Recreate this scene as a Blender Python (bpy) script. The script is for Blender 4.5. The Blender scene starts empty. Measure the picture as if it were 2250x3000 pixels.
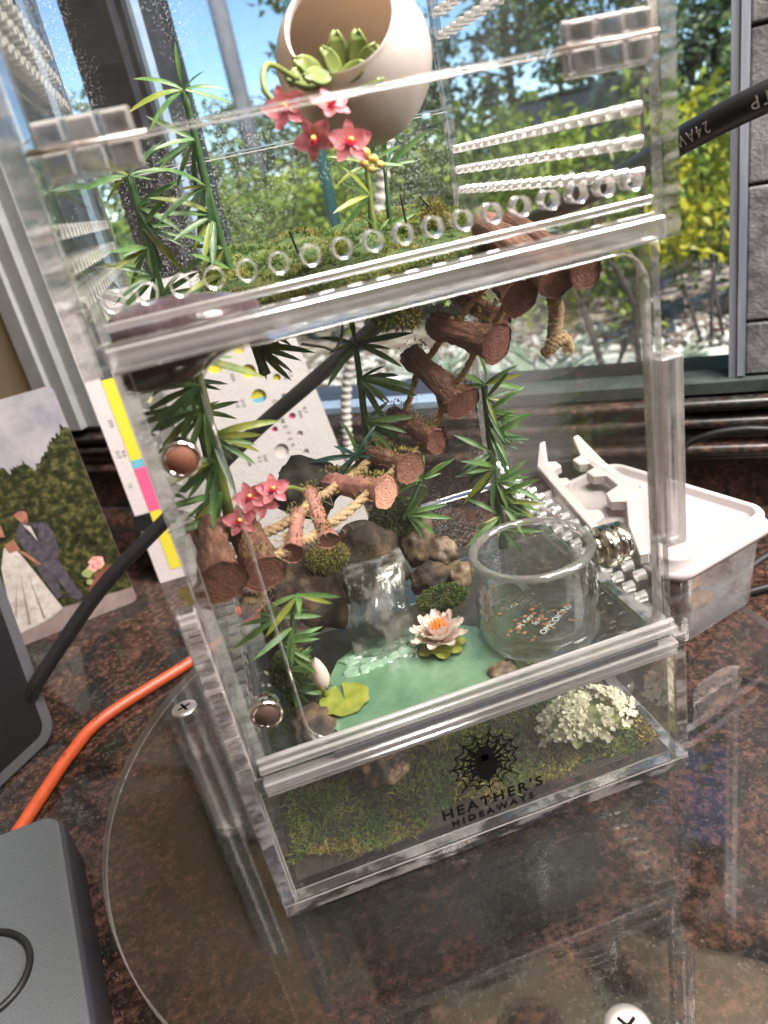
import bpy, bmesh, math, random
import numpy as np
from mathutils import Vector, Matrix, noise as mnoise
rad = math.radians
sc = bpy.context.scene
col = sc.collection
random.seed(11)

# ------------------------------------------------------------------ camera
cd = bpy.data.cameras.new("camera")
cam = bpy.data.objects.new("camera", cd); col.objects.link(cam)
cd.sensor_fit = 'VERTICAL'; cd.sensor_height = 36.0; cd.sensor_width = 27.0
cd.lens = 25.55; cd.clip_start = 0.01; cd.clip_end = 400
cam.matrix_world = Matrix(((0.9467, 0.2802, -0.1586, 0.0296),
                           (-0.2583, 0.3668, -0.8937, -0.1728),
                           (-0.1922, 0.8871, 0.4197, 0.2132),
                           (0, 0, 0, 1)))
cd.dof.use_dof = True; cd.dof.focus_distance = 0.29; cd.dof.aperture_fstop = 14.0
sc.camera = cam

# wall frame: S runs along the window wall, T points out of the window
P0 = Vector((0.412, 0.262, 0.0)); DS = Vector((-0.793, 0.609, 0)).normalized(); DT = Vector((0.609, 0.793, 0)).normalized()
def G(s, t, z): return P0 + DS * s + DT * t + Vector((0, 0, z))

# ------------------------------------------------------------------ sky, sun, lamps, exposure
sun_dir = (DS * -0.45 + DT * -0.42 + Vector((0, 0, 0.80))).normalized()
w = bpy.data.worlds.new("World"); sc.world = w; w.use_nodes = True
wt = w.node_tree; bg = wt.nodes['Background']
sky = wt.nodes.new('ShaderNodeTexSky'); sky.sky_type = 'NISHITA'; sky.sun_disc = False
sky.sun_elevation = math.asin(sun_dir.z); sky.sun_rotation = math.atan2(sun_dir.x, sun_dir.y)
sky.dust_density = 0.0; sky.ozone_density = 3.5; sky.air_density = 0.8; sky.altitude = 1500
wt.links.new(sky.outputs[0], bg.inputs[0]); bg.inputs[1].default_value = 0.15
sl = bpy.data.lights.new("sun", 'SUN'); sl.energy = 5.0; sl.angle = rad(0.5); sl.color = (1, 0.95, 0.86)
so = bpy.data.objects.new("sun", sl); col.objects.link(so)
so.rotation_euler = sun_dir.to_track_quat('Z', 'Y').to_euler()
def area(name, loc, target, size, power, color):
    l = bpy.data.lights.new(name, 'AREA'); l.shape = 'DISK'; l.size = size; l.energy = power; l.color = color
    o = bpy.data.objects.new(name, l); col.objects.link(o); o.location = loc
    o.rotation_euler = (Vector(loc) - Vector(target)).to_track_quat('Z', 'Y').to_euler()
area("room_fill", (0.50, -0.16, 1.34), (0.08, 0.08, 0.08), 0.75, 45.0, (1, 0.93, 0.88))  # area lamp added overhead to light the interior
area("side_fill", (1.15, -0.62, 0.85), (0.08, 0.05, 0.08), 0.6, 22.0, (1, 0.94, 0.90))  # fill lamp added at the right, placed outside the panel's reflections
area("far_room_lamp", (0.25, -1.20, 1.27), (0.08, 0.1, 0.08), 0.2, 2.6, (1, 0.95, 0.91))
sc.view_settings.view_transform = 'Standard'; sc.view_settings.look = 'None'
sc.view_settings.exposure = 0.95; sc.view_settings.gamma = 1.0
sc.render.engine = 'CYCLES'
cy = sc.cycles
cy.max_bounces = 14; cy.transparent_max_bounces = 80; cy.transmission_bounces = 12; cy.glossy_bounces = 6; cy.diffuse_bounces = 3
cy.caustics_reflective = False; cy.caustics_refractive = False; cy.sample_clamp_indirect = 6.0
cy.use_denoising = True
try: cy.denoiser = 'OPENIMAGEDENOISE'
except Exception: pass

# ------------------------------------------------------------------ materials
def newmat(name):
    m = bpy.data.materials.new(name); m.use_nodes = True
    nt = m.node_tree
    for n in list(nt.nodes): nt.nodes.remove(n)
    out = nt.nodes.new('ShaderNodeOutputMaterial')
    return m, nt, out
def N(nt, t, **kw):
    n = nt.nodes.new(t)
    for k, v in kw.items(): setattr(n, k, v)
    return n
def ramp(nt, fac, stops):
    r = N(nt, 'ShaderNodeValToRGB'); e = r.color_ramp.elements
    while len(e) < len(stops): e.new(0.5)
    for i, (p, c) in enumerate(stops):
        e[i].position = p; e[i].color = tuple(c[:3]) + (1,)
    nt.links.new(fac, r.inputs[0]); return r
def noi(nt, scale, detail=4, rough=0.6, dist=0.0, coord='Object', stretch=None):
    tc = N(nt, 'ShaderNodeTexCoord'); n = N(nt, 'ShaderNodeTexNoise')
    n.inputs['Scale'].default_value = scale; n.inputs['Detail'].default_value = detail
    n.inputs['Roughness'].default_value = rough; n.inputs['Distortion'].default_value = dist
    if coord == 'World':
        g = N(nt, 'ShaderNodeNewGeometry'); src = g.outputs['Position']
    else: src = tc.outputs[coord]
    if stretch:
        mp = N(nt, 'ShaderNodeMapping'); mp.inputs['Scale'].default_value = stretch
        nt.links.new(src, mp.inputs[0]); src = mp.outputs[0]
    nt.links.new(src, n.inputs['Vector']); return n
def bump(nt, h, strength=0.3, dist=0.0005):
    b = N(nt, 'ShaderNodeBump'); b.inputs['Strength'].default_value = strength; b.inputs['Distance'].default_value = dist
    nt.links.new(h, b.inputs['Height']); return b
def pm(name, c1, c2=None, rough=0.6, scale=300, metal=0.0, bstr=0.25, bdist=0.0004, bscale=None, detail=5, coord='Object',
       transl=0.0, spec=0.5, stretch=None, mids=None, sss=0.0, coat=0.0, tcol=None, lo=0.32, hi=0.68):
    m, nt, out = newmat(name)
    p = N(nt, 'ShaderNodeBsdfPrincipled')
    n = noi(nt, scale, detail, 0.65, 0.0, coord, stretch)
    c2 = c2 or tuple(min(1, x * 1.25) for x in c1)
    stops = [(lo, c1)] + ([(0.5, mids)] if mids else []) + [(hi, c2)]
    r = ramp(nt, n.outputs['Fac'], stops)
    nt.links.new(r.outputs[0], p.inputs['Base Color'])
    p.inputs['Roughness'].default_value = rough; p.inputs['Metallic'].default_value = metal
    p.inputs['Specular IOR Level'].default_value = spec; p.inputs['Coat Weight'].default_value = coat
    if bstr > 0:
        b = noi(nt, bscale or scale * 3, 4, 0.6, 0, coord, stretch)
        bb = bump(nt, b.outputs['Fac'], bstr, bdist); nt.links.new(bb.outputs[0], p.inputs['Normal'])
    sh = p.outputs[0]
    if transl > 0:
        t = N(nt, 'ShaderNodeBsdfTranslucent')
        if tcol: t.inputs[0].default_value = tcol + (1,)
        else: nt.links.new(r.outputs[0], t.inputs[0])
        mx = N(nt, 'ShaderNodeMixShader'); mx.inputs[0].default_value = transl
        nt.links.new(sh, mx.inputs[1]); nt.links.new(t.outputs[0], mx.inputs[2]); sh = mx.outputs[0]
    nt.links.new(sh, out.inputs[0]); return m

def pane_mat(name, tint=(0.972, 0.985, 0.978), haze=0.004, dust=0.0, f0=0.032, rough=0.008):
    m, nt, out = newmat(name)
    tr = N(nt, 'ShaderNodeBsdfTransparent'); tr.inputs[0].default_value = tint + (1,)
    gl = N(nt, 'ShaderNodeBsdfGlossy'); gl.inputs['Roughness'].default_value = rough
    di = N(nt, 'ShaderNodeBsdfDiffuse'); di.inputs[0].default_value = (0.85, 0.83, 0.82, 1)
    lw = N(nt, 'ShaderNodeLayerWeight'); lw.inputs['Blend'].default_value = 0.5
    pw = N(nt, 'ShaderNodeMath', operation='POWER'); pw.inputs[1].default_value = 5
    nt.links.new(lw.outputs['Facing'], pw.inputs[0])
    ma = N(nt, 'ShaderNodeMath', operation='MULTIPLY_ADD'); ma.inputs[1].default_value = 0.9; ma.inputs[2].default_value = f0
    nt.links.new(pw.outputs[0], ma.inputs[0])
    n1 = noi(nt, 40, 6, 0.7, 0.3, 'World')
    r1 = ramp(nt, n1.outputs['Fac'], [(0.35, (haze * .5,) * 3), (0.75, (haze * 2,) * 3)])
    hz = r1.outputs[0]
    if dust > 0:
        n2 = noi(nt, 1500, 2, 0.5, 0, 'World'); r2 = ramp(nt, n2.outputs['Fac'], [(0.59, (0,) * 3), (0.66, (dust,) * 3)])
        n3 = noi(nt, 22, 3, 0.6, 0, 'World'); r3 = ramp(nt, n3.outputs['Fac'], [(0.42, (0,) * 3), (0.58, (1,) * 3)])
        mm = N(nt, 'ShaderNodeMath', operation='MULTIPLY'); nt.links.new(r2.outputs[0], mm.inputs[0]); nt.links.new(r3.outputs[0], mm.inputs[1])
        ad = N(nt, 'ShaderNodeMath', operation='ADD'); nt.links.new(hz, ad.inputs[0]); nt.links.new(mm.outputs[0], ad.inputs[1]); hz = ad.outputs[0]
    m1 = N(nt, 'ShaderNodeMixShader'); nt.links.new(hz, m1.inputs[0]); nt.links.new(tr.outputs[0], m1.inputs[1]); nt.links.new(di.outputs[0], m1.inputs[2])
    m2 = N(nt, 'ShaderNodeMixShader'); nt.links.new(ma.outputs[0], m2.inputs[0]); nt.links.new(m1.outputs[0], m2.inputs[1]); nt.links.new(gl.outputs[0], m2.inputs[2])
    nt.links.new(m2.outputs[0], out.inputs[0]); return m
def edge_mat(name, color=(0.93, 0.93, 0.93), tr_w=0.3, diff=0.05, rough=0.0, ior=1.45, striation=0.5, dcol=(0.84, 0.79, 0.77), stretch=(1, 1, 1), sscale=130, gloss=.35, lo=.15, hi=3.0):
    m, nt, out = newmat(name)
    g = N(nt, 'ShaderNodeBsdfGlass'); g.inputs[0].default_value = color + (1,); g.inputs['Roughness'].default_value = rough; g.inputs['IOR'].default_value = ior
    t = N(nt, 'ShaderNodeBsdfTransparent'); t.inputs[0].default_value = color + (1,)
    d = N(nt, 'ShaderNodeBsdfDiffuse'); d.inputs[0].default_value = dcol + (1,)
    tl = N(nt, 'ShaderNodeBsdfTranslucent'); tl.inputs[0].default_value = dcol + (1,)
    gy = N(nt, 'ShaderNodeBsdfGlossy'); gy.inputs['Roughness'].default_value = 0.12; gy.inputs[0].default_value = (.95, .93, .92, 1)
    dd = N(nt, 'ShaderNodeMixShader'); dd.inputs[0].default_value = .4; nt.links.new(d.outputs[0], dd.inputs[1]); nt.links.new(tl.outputs[0], dd.inputs[2])
    dg = N(nt, 'ShaderNodeMixShader'); dg.inputs[0].default_value = gloss; nt.links.new(dd.outputs[0], dg.inputs[1]); nt.links.new(gy.outputs[0], dg.inputs[2])
    if striation:
        n = noi(nt, sscale, 4, 0.6, 0.2, 'World', stretch); b = bump(nt, n.outputs['Fac'], striation, 0.0010)
        nt.links.new(b.outputs[0], g.inputs['Normal'])
    a = N(nt, 'ShaderNodeMixShader'); a.inputs[0].default_value = tr_w; nt.links.new(g.outputs[0], a.inputs[1]); nt.links.new(t.outputs[0], a.inputs[2])
    c = N(nt, 'ShaderNodeMixShader'); c.inputs[0].default_value = diff; nt.links.new(a.outputs[0], c.inputs[1]); nt.links.new(dg.outputs[0], c.inputs[2])
    if striation:
        n2 = noi(nt, sscale * .8, 3, 0.6, 0.1, 'World', stretch); r2 = ramp(nt, n2.outputs['Fac'], [(0.46, (diff * lo,) * 3), (0.58, (min(1, diff * hi),) * 3)]); nt.links.new(r2.outputs[0], c.inputs[0])  # whitish streaks mixed in, imitating light refracted inside the acrylic
    nt.links.new(c.outputs[0], out.inputs[0]); return m

M = {}
M['pane'] = pane_mat('acrylic_pane')
M['pane_soft'] = pane_mat('soft_glare_pane', rough=0.32)  # rougher gloss, set to blur the lamp glare on the base front
M['pane_back'] = pane_mat('acrylic_back_pane', dust=0.4)
M['disc'] = pane_mat('tinted_disc_pane', tint=(0.90, 0.88, 0.86), haze=0.003, f0=0.10)
M['glass_pane'] = pane_mat('window_glass', haze=0.0, f0=0.03)
M['edge'] = edge_mat('acrylic_edge', diff=0.13, stretch=(.35, .35, 1.2), sscale=260, tr_w=.35)
M['glint'] = edge_mat('painted_glint', diff=0.34, tr_w=0.55, striation=0, dcol=(0.92, 0.90, 0.88))  # whitish diffuse on chamfers stands in for bright edge highlights
M['vbar'] = edge_mat('acrylic_upright', diff=0.10, tr_w=0.4, stretch=(1.2, 1.2, .02), sscale=420, striation=.6)
M['bar'] = edge_mat('acrylic_bar', diff=0.22, tr_w=0.4, rough=0.0, stretch=(.012, 1, 1), sscale=420, striation=.25, lo=.6, hi=1.6, gloss=.2, dcol=(.92, .88, .87))
M['hole'] = edge_mat('hole_wall', diff=0.82, tr_w=0.25, rough=0.0, striation=0, dcol=(0.95, 0.92, 0.9), gloss=.6)
M['hinge'] = edge_mat('acrylic_hinge', color=(0.90, 0.87, 0.86), diff=0.05, tr_w=0.2, rough=0.0, striation=0.2)
M['glass'] = edge_mat('dish_glass', color=(0.97, 0.98, 0.97), diff=0.03, tr_w=0.45, rough=0.0, ior=1.35, striation=0)
M['rim'] = edge_mat('glass_rim', color=(0.97, 0.98, 0.97), diff=0.26, tr_w=0.3, ior=1.45, striation=0)
M['dish'] = pane_mat('dish_pane', tint=(0.975, 0.98, 0.975), haze=0.008, f0=0.06)
M['resin'] = edge_mat('clear_resin', color=(0.92, 0.96, 0.92), diff=0.11, tr_w=0.45, rough=0.0, ior=1.4, striation=0.3)
M['floor_pane'] = pane_mat('green_floor_pane', tint=(0.84, 0.91, 0.87), haze=0.008)
M['tub'] = pane_mat('tub_plastic', tint=(0.82, 0.82, 0.84), haze=0.24, f0=0.10)

# granite: dark ground with rust and grey-green blotches and fine speckle
def granite(name, rough=0.12):
    m, nt, out = newmat(name); p = N(nt, 'ShaderNodeBsdfPrincipled')
    big = noi(nt, 19, 7, 0.68, 0.35, 'World'); rb = ramp(nt, big.outputs['Fac'], [(0.34, (0.020, 0.025, 0.024)), (0.45, (0.014, 0.012, 0.011)), (0.55, (0.058, 0.032, 0.025)), (0.62, (0.016, 0.011, 0.010)), (0.72, (0.034, 0.038, 0.034))])
    mid = noi(nt, 210, 7, 0.8, 0.2, 'World'); rm = ramp(nt, mid.outputs['Fac'], [(0.42, (0.25, 0.25, 0.25)), (0.52, (0.9, 0.85, 0.8)), (0.64, (2.5, 2.2, 2.05))])
    mu = N(nt, 'ShaderNodeMix', data_type='RGBA', blend_type='MULTIPLY'); mu.inputs[0].default_value = 1
    nt.links.new(rb.outputs[0], mu.inputs[6]); nt.links.new(rm.outputs[0], mu.inputs[7])
    fin = noi(nt, 750, 3, 0.6, 0, 'World'); rf = ramp(nt, fin.outputs['Fac'], [(0.63, (0, 0, 0)), (0.72, (0.16, 0.12, 0.095))])
    ad = N(nt, 'ShaderNodeMix', data_type='RGBA', blend_type='ADD'); ad.inputs[0].default_value = 1
    nt.links.new(mu.outputs[2], ad.inputs[6]); nt.links.new(rf.outputs[0], ad.inputs[7])
    nt.links.new(ad.outputs[2], p.inputs['Base Color']); p.inputs['Roughness'].default_value = rough
    rr = ramp(nt, mid.outputs['Fac'], [(0.3, (rough - .02,) * 3), (0.7, (rough - .02,) * 3)]); nt.links.new(rr.outputs[0], p.inputs['Roughness'])
    nt.links.new(p.outputs[0], out.inputs[0]); return m
M['granite'] = granite('granite')
M['bark'] = pm('log_bark', (0.06, 0.026, 0.018), (0.38, 0.18, 0.125), mids=(0.17, 0.076, 0.05), rough=0.55, scale=210, bstr=0.9, bdist=0.0011, bscale=380, stretch=(3.0, 3.0, 0.7), detail=8, lo=.28, hi=.72)
M['pinkbark'] = pm('pink_bark', (0.27, 0.10, 0.08), (0.45, 0.22, 0.18), rough=0.35, scale=260, bstr=0.5, bdist=0.0006, bscale=400, stretch=(0.5, 0.5, 4))
def endgrain(name, c1, c2):
    m, nt, out = newmat(name); p = N(nt, 'ShaderNodeBsdfPrincipled')
    tc = N(nt, 'ShaderNodeTexCoord'); wv = N(nt, 'ShaderNodeTexWave', wave_type='RINGS', rings_direction='Z')
    wv.inputs['Scale'].default_value = 260; wv.inputs['Distortion'].default_value = 9; wv.inputs['Detail'].default_value = 5; wv.inputs['Detail Scale'].default_value = 3
    nt.links.new(tc.outputs['Object'], wv.inputs[0])
    r = ramp(nt, wv.outputs['Fac'], [(0.1, c1), (0.9, c2)]); nt.links.new(r.outputs[0], p.inputs['Base Color'])
    ng = noi(nt, 700, 5, .7, 0, 'Object', (1, .25, 1)); av = N(nt, 'ShaderNodeMath', operation='ADD'); nt.links.new(wv.outputs['Fac'], av.inputs[0]); nt.links.new(ng.outputs['Fac'], av.inputs[1])
    nt.links.new(av.outputs[0], r.inputs[0]); r.color_ramp.elements[0].position = .35; r.color_ramp.elements[1].position = 1.35 / 1.6
    b = bump(nt, av.outputs[0], 0.4, 0.0004); nt.links.new(b.outputs[0], p.inputs['Normal']); p.inputs['Roughness'].default_value = 0.7
    nt.links.new(p.outputs[0], out.inputs[0]); return m
M['end'] = endgrain('log_end', (0.075, 0.027, 0.018), (0.21, 0.085, 0.056))
M['endlight'] = endgrain('log_end_light', (0.20, 0.075, 0.045), (0.55, 0.27, 0.19))
M['moss'] = pm('moss', (0.035, 0.09, 0.016), (0.32, 0.30, 0.06), mids=(0.12, 0.18, 0.03), rough=0.85, scale=75, bstr=0, coord='World', transl=0.25)
M['mossdk'] = pm('dark_moss', (0.022, 0.055, 0.02), (0.18, 0.18, 0.05), mids=(0.06, 0.10, 0.028), rough=0.85, scale=90, bstr=0, coord='World', transl=0.2)
M['drymoss'] = pm('dry_moss', (0.12, 0.10, 0.02), (0.40, 0.27, 0.09), mids=(0.25, 0.22, 0.05), rough=0.85, scale=200, bstr=0, coord='World', transl=0.2)
M['soil'] = pm('soil', (0.012, 0.010, 0.008), (0.05, 0.036, 0.022), rough=0.9, scale=300, bstr=0.8, bdist=0.001)
M['stem'] = pm('plant_stem', (0.018, 0.06, 0.022), (0.06, 0.13, 0.035), rough=0.45, scale=120, bstr=0.15)
M['stem2'] = pm('pale_stem', (0.10, 0.15, 0.03), (0.20, 0.24, 0.06), rough=0.45, scale=120, bstr=0.15)
M['leaf'] = pm('leaf_green', (0.055, 0.15, 0.045), (0.19, 0.31, 0.09), rough=0.38, scale=140, bstr=0.2, transl=0.3, coord='World')
M['leafdk'] = pm('leaf_dark', (0.03, 0.085, 0.035), (0.08, 0.16, 0.055), rough=0.33, scale=160, bstr=0.3, transl=0.2, coord='World')
M['leaf2'] = pm('leaf_yellow', (0.13, 0.20, 0.03), (0.36, 0.36, 0.06), rough=0.38, scale=140, bstr=0.2, transl=0.3, coord='World')
M['leaf3'] = pm('leaf_blue', (0.02, 0.075, 0.06), (0.05, 0.15, 0.12), rough=0.3, scale=140, bstr=0.2, transl=0.25, coord='World')
M['succ'] = pm('succulent', (0.14, 0.21, 0.04), (0.38, 0.40, 0.12), rough=0.35, scale=60, bstr=0.05, transl=0.2, coord='World')
M['pink'] = pm('pink_petal', (0.62, 0.14, 0.18), (0.80, 0.30, 0.33), rough=0.4, scale=110, bstr=0.1, transl=0.3)
M['hotpink'] = pm('hot_pink_lip', (0.72, 0.02, 0.09), (0.80, 0.07, 0.14), rough=0.35, scale=110, bstr=0.1, transl=0.2)
M['yel'] = pm('yellow_column', (0.70, 0.45, 0.09), (0.80, 0.58, 0.18), rough=0.35, scale=200, bstr=0.05)
M['lily'] = pm('lily_petal', (0.80, 0.62, 0.55), (0.88, 0.77, 0.70), rough=0.45, scale=120, bstr=0.1, transl=0.3)
M['orange'] = pm('lily_stamen', (0.72, 0.14, 0.01), (0.82, 0.28, 0.02), rough=0.5, scale=300, bstr=0.1)
M['pad'] = pm('lily_pad', (0.14, 0.17, 0.02), (0.27, 0.28, 0.05), rough=0.4, scale=200, bstr=0.3)
M['pond'] = pm('pond_resin', (0.07, 0.15, 0.088), (0.155, 0.255, 0.155), rough=0.06, scale=70, bstr=0.55, bdist=0.0012, bscale=75, coat=0.6, detail=7)
M['foam'] = pm('pond_foam', (0.13, 0.24, 0.165), (0.30, 0.42, 0.31), rough=0.05, scale=180, bstr=0.5, bscale=150, coat=0.5)
M['rock'] = pm('rock_tan', (0.07, 0.045, 0.028), (0.30, 0.21, 0.11), mids=(0.13, 0.085, 0.055), rough=0.55, scale=110, bstr=0.7, bdist=0.001, coord='World')
M['cork'] = pm('cork_bark', (0.014, 0.010, 0.008), (0.14, 0.085, 0.045), mids=(0.04, 0.026, 0.018), rough=0.8, scale=120, bstr=0.9, bdist=0.001, coord='World')
M['blackrock'] = pm('black_cork', (0.008, 0.007, 0.007), (0.05, 0.04, 0.032), rough=0.7, scale=200, bstr=0.8, bdist=0.0007)
M['pot'] = None
def pot_mat():
    m, nt, out = newmat('printed_pot'); p = N(nt, 'ShaderNodeBsdfPrincipled')
    n = noi(nt, 40, 3); r = ramp(nt, n.outputs['Fac'], [(0.3, (0.80, 0.70, 0.67)), (0.7, (0.86, 0.77, 0.74))]); nt.links.new(r.outputs[0], p.inputs['Base Color'])
    tc = N(nt, 'ShaderNodeTexCoord'); wv = N(nt, 'ShaderNodeTexWave', wave_type='RINGS', rings_direction='SPHERICAL')
    mp = N(nt, 'ShaderNodeMapping'); mp.inputs['Location'].default_value = (-0.008, 0.0, 0.021)
    nt.links.new(tc.outputs['Object'], mp.inputs[0]); nt.links.new(mp.outputs[0], wv.inputs[0]); wv.inputs['Scale'].default_value = 800
    b = bump(nt, wv.outputs['Fac'], 0.22, 0.0002); nt.links.new(b.outputs[0], p.inputs['Normal']); p.inputs['Roughness'].default_value = 0.32; p.inputs['Coat Weight'].default_value = .25
    t = N(nt, 'ShaderNodeBsdfTranslucent'); t.inputs[0].default_value = (0.70, 0.55, 0.42, 1)
    mx = N(nt, 'ShaderNodeMixShader'); mx.inputs[0].default_value = 0.34; nt.links.new(p.outputs[0], mx.inputs[1]); nt.links.new(t.outputs[0], mx.inputs[2])
    nt.links.new(mx.outputs[0], out.inputs[0]); return m
M['pot'] = pot_mat()
M['plum'] = pm('plum_resin', (0.045, 0.028, 0.034), (0.11, 0.07, 0.078), rough=0.16, scale=180, bstr=0.35, bdist=0.0006, bscale=90, stretch=(3, 0.6, 1))
M['rope'] = pm('jute', (0.30, 0.19, 0.09), (0.52, 0.36, 0.21), rough=0.9, scale=900, bstr=0.8, bdist=0.0004, coord='World')
M['steel'] = pm('steel', (0.74, 0.70, 0.66), (0.84, 0.80, 0.76), rough=0.42, metal=1.0, scale=200, bstr=0.06)
M['nickel'] = pm('nickel', (0.74, 0.68, 0.60), (0.82, 0.77, 0.70), rough=0.08, metal=1.0, scale=90, bstr=0.05)
M['rust'] = pm('rust_disc', (0.11, 0.034, 0.018), (0.17, 0.06, 0.034), rough=0.7, scale=900, bstr=0.4)
M['rustdk'] = pm('dark_rust_disc', (0.035, 0.020, 0.016), (0.07, 0.038, 0.028), rough=0.6, scale=900, bstr=0.4)
M['decal'] = pm('black_decal', (0.003, 0.003, 0.003), (0.006, 0.005, 0.005), spec=0.05, rough=0.6, scale=900, bstr=0.1)
M['etch'] = pm('etched_white', (0.65, 0.66, 0.64), (0.8, 0.8, 0.78), rough=0.6, scale=900, bstr=0.1)
M['whitepl'] = pm('white_plastic', (0.30, 0.265, 0.265), (0.34, 0.30, 0.30), rough=0.35, scale=40, bstr=0.08, bscale=900)
M['cream'] = pm('cream_print', (0.37, 0.32, 0.30), (0.44, 0.39, 0.37), rough=0.45, scale=160, bstr=0.3, bscale=1400, stretch=(1, 1, 4))
M['blackrub'] = pm('black_rubber', (0.007, 0.007, 0.008), (0.014, 0.0135, 0.014), spec=.3, rough=0.45, scale=300, bstr=0.1)
M['cableprint'] = pm('cable_print', (0.42, 0.38, 0.37), (0.6, 0.56, 0.54), rough=0.6, scale=2600, bstr=0.1, lo=0.4, hi=0.5)
M['orangecable'] = pm('orange_cable', (0.36, 0.05, 0.014), (0.43, 0.075, 0.022), rough=0.42, scale=200, bstr=0.1)
M['greybox'] = pm('grey_textured_plastic', (0.05, 0.056, 0.062), (0.10, 0.11, 0.118), rough=0.5, scale=1300, bstr=0.7, bdist=0.0005, bscale=1500)
M['greyside'] = pm('dark_grey_plastic', (0.02, 0.021, 0.028), (0.03, 0.031, 0.04), rough=0.45, scale=900, bstr=0.3)
M['screen'] = pm('black_screen', (0.004, 0.004, 0.005), (0.007, 0.007, 0.008), rough=0.35, scale=600, bstr=0.05)
M['bezel'] = pm('grey_bezel', (0.05, 0.05, 0.056), (0.075, 0.075, 0.083), rough=0.4, scale=900, bstr=0.15)
M['card'] = pm('gauge_card', (0.46, 0.42, 0.415), (0.52, 0.475, 0.47), rough=0.5, scale=700, bstr=0.1, lo=0.45, hi=0.6)
M['cyel'] = pm('card_yellow', (0.50, 0.43, 0.03), (0.57, 0.50, 0.045), rough=0.5, scale=900, bstr=0.1)
M['cblu'] = pm('card_blue', (0.10, 0.30, 0.40), (0.13, 0.35, 0.46), rough=0.5, scale=900, bstr=0.1)
M['cpink'] = pm('card_pink', (0.58, 0.07, 0.17), (0.64, 0.10, 0.21), rough=0.5, scale=900, bstr=0.1)
M['cwhite'] = pm('card_pale_pink', (0.50, 0.42, 0.415), (0.56, 0.475, 0.47), rough=0.5, scale=900, bstr=0.1)
M['ink'] = pm('grey_ink', (0.10, 0.09, 0.10), (0.17, 0.16, 0.17), rough=0.6, scale=900, bstr=0)
M['tan'] = pm('tan_wall', (0.24, 0.185, 0.11), (0.27, 0.21, 0.13), rough=0.85, scale=60, bstr=0.2)
M['frame'] = pm('window_frame_paint', (0.20, 0.205, 0.20), (0.25, 0.255, 0.25), rough=0.4, scale=60, bstr=0.1)
M['mull'] = pm('dark_mullion', (0.006, 0.006, 0.008), (0.02, 0.018, 0.024), rough=0.5, scale=60, bstr=0.4)  # near black: the shade on the room side is put into the colour
M['jamb'] = pm('metal_jamb', (0.14, 0.16, 0.20), (0.25, 0.27, 0.31), rough=0.5, scale=30, bstr=0.3, stretch=(4, 4, .4))
M['sill'] = pm('sill_track', (0.18, 0.24, 0.32), (0.27, 0.34, 0.44), rough=0.3, scale=40, bstr=0.1)
M['seal'] = pm('grey_green_seal', (0.02, 0.028, 0.025), (0.045, 0.055, 0.05), spec=.2, rough=0.7, scale=80, bstr=0.3)
M['block'] = pm('stone_block', (0.055, 0.055, 0.06), (0.18, 0.177, 0.177), rough=0.85, scale=70, bstr=0.8, bdist=0.001, bscale=400, coord='World')
M['mortar'] = pm('mortar', (0.055, 0.055, 0.055), (0.10, 0.098, 0.095), rough=0.9, scale=200)
# print colours of the photograph on the counter
M['ph_sky'] = pm('print_sky', (0.13, 0.13, 0.17), (0.34, 0.32, 0.31), rough=0.3, scale=18, bstr=0, detail=7)
M['ph_tree'] = pm('print_trees', (0.006, 0.008, 0.004), (0.11, 0.10, 0.035), mids=(0.024, 0.027, 0.011), rough=0.3, scale=170, bstr=0, detail=9)
M['ph_path'] = pm('print_path', (0.16, 0.12, 0.115), (0.24, 0.185, 0.17), rough=0.3, scale=80, bstr=0)
M['ph_suit'] = pm('print_suit', (0.03, 0.026, 0.034), (0.095, 0.08, 0.095), rough=0.3, scale=210, bstr=0)
M['ph_dress'] = pm('print_dress', (0.30, 0.27, 0.245), (0.52, 0.48, 0.44), rough=0.3, scale=150, bstr=0)
M['ph_skin'] = pm('print_skin', (0.20, 0.085, 0.055), (0.32, 0.15, 0.10), rough=0.3, scale=120, bstr=0)
M['ph_rose'] = pm('print_flowers', (0.50, 0.10, 0.10), (0.68, 0.48, 0.40), rough=0.3, scale=400, bstr=0)
M['ph_brown'] = pm('print_brown', (0.14, 0.04, 0.03), (0.2, 0.07, 0.05), rough=0.3, scale=100, bstr=0)
M['ph_dark'] = pm('print_dark', (0.02, 0.018, 0.02), (0.03, 0.028, 0.03), rough=0.3, scale=100, bstr=0)
M['hose'] = pm('ribbed_hose', (0.45, 0.42, 0.39), (0.60, 0.56, 0.52), rough=0.5, scale=300, bstr=0.1)
M['chip'] = pm('bark_chip', (0.22, 0.09, 0.035), (0.46, 0.23, 0.09), rough=0.7, scale=300, bstr=0.7, bdist=0.001)
M['whitefl'] = pm('white_floret', (0.58, 0.51, 0.37), (0.78, 0.72, 0.58), rough=0.6, scale=400, bstr=0.3, transl=0.25)
M['palegreen'] = pm('pale_green_leaf', (0.20, 0.26, 0.09), (0.40, 0.42, 0.19), rough=0.5, scale=200, bstr=0.2, transl=0.25)
M['shell'] = pm('webbed_stone', (0.035, 0.02, 0.016), (0.50, 0.33, 0.22), mids=(0.16, 0.09, 0.06), rough=0.5, scale=130, bstr=0.8, bdist=0.001, lo=0.44, hi=0.6)
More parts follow.
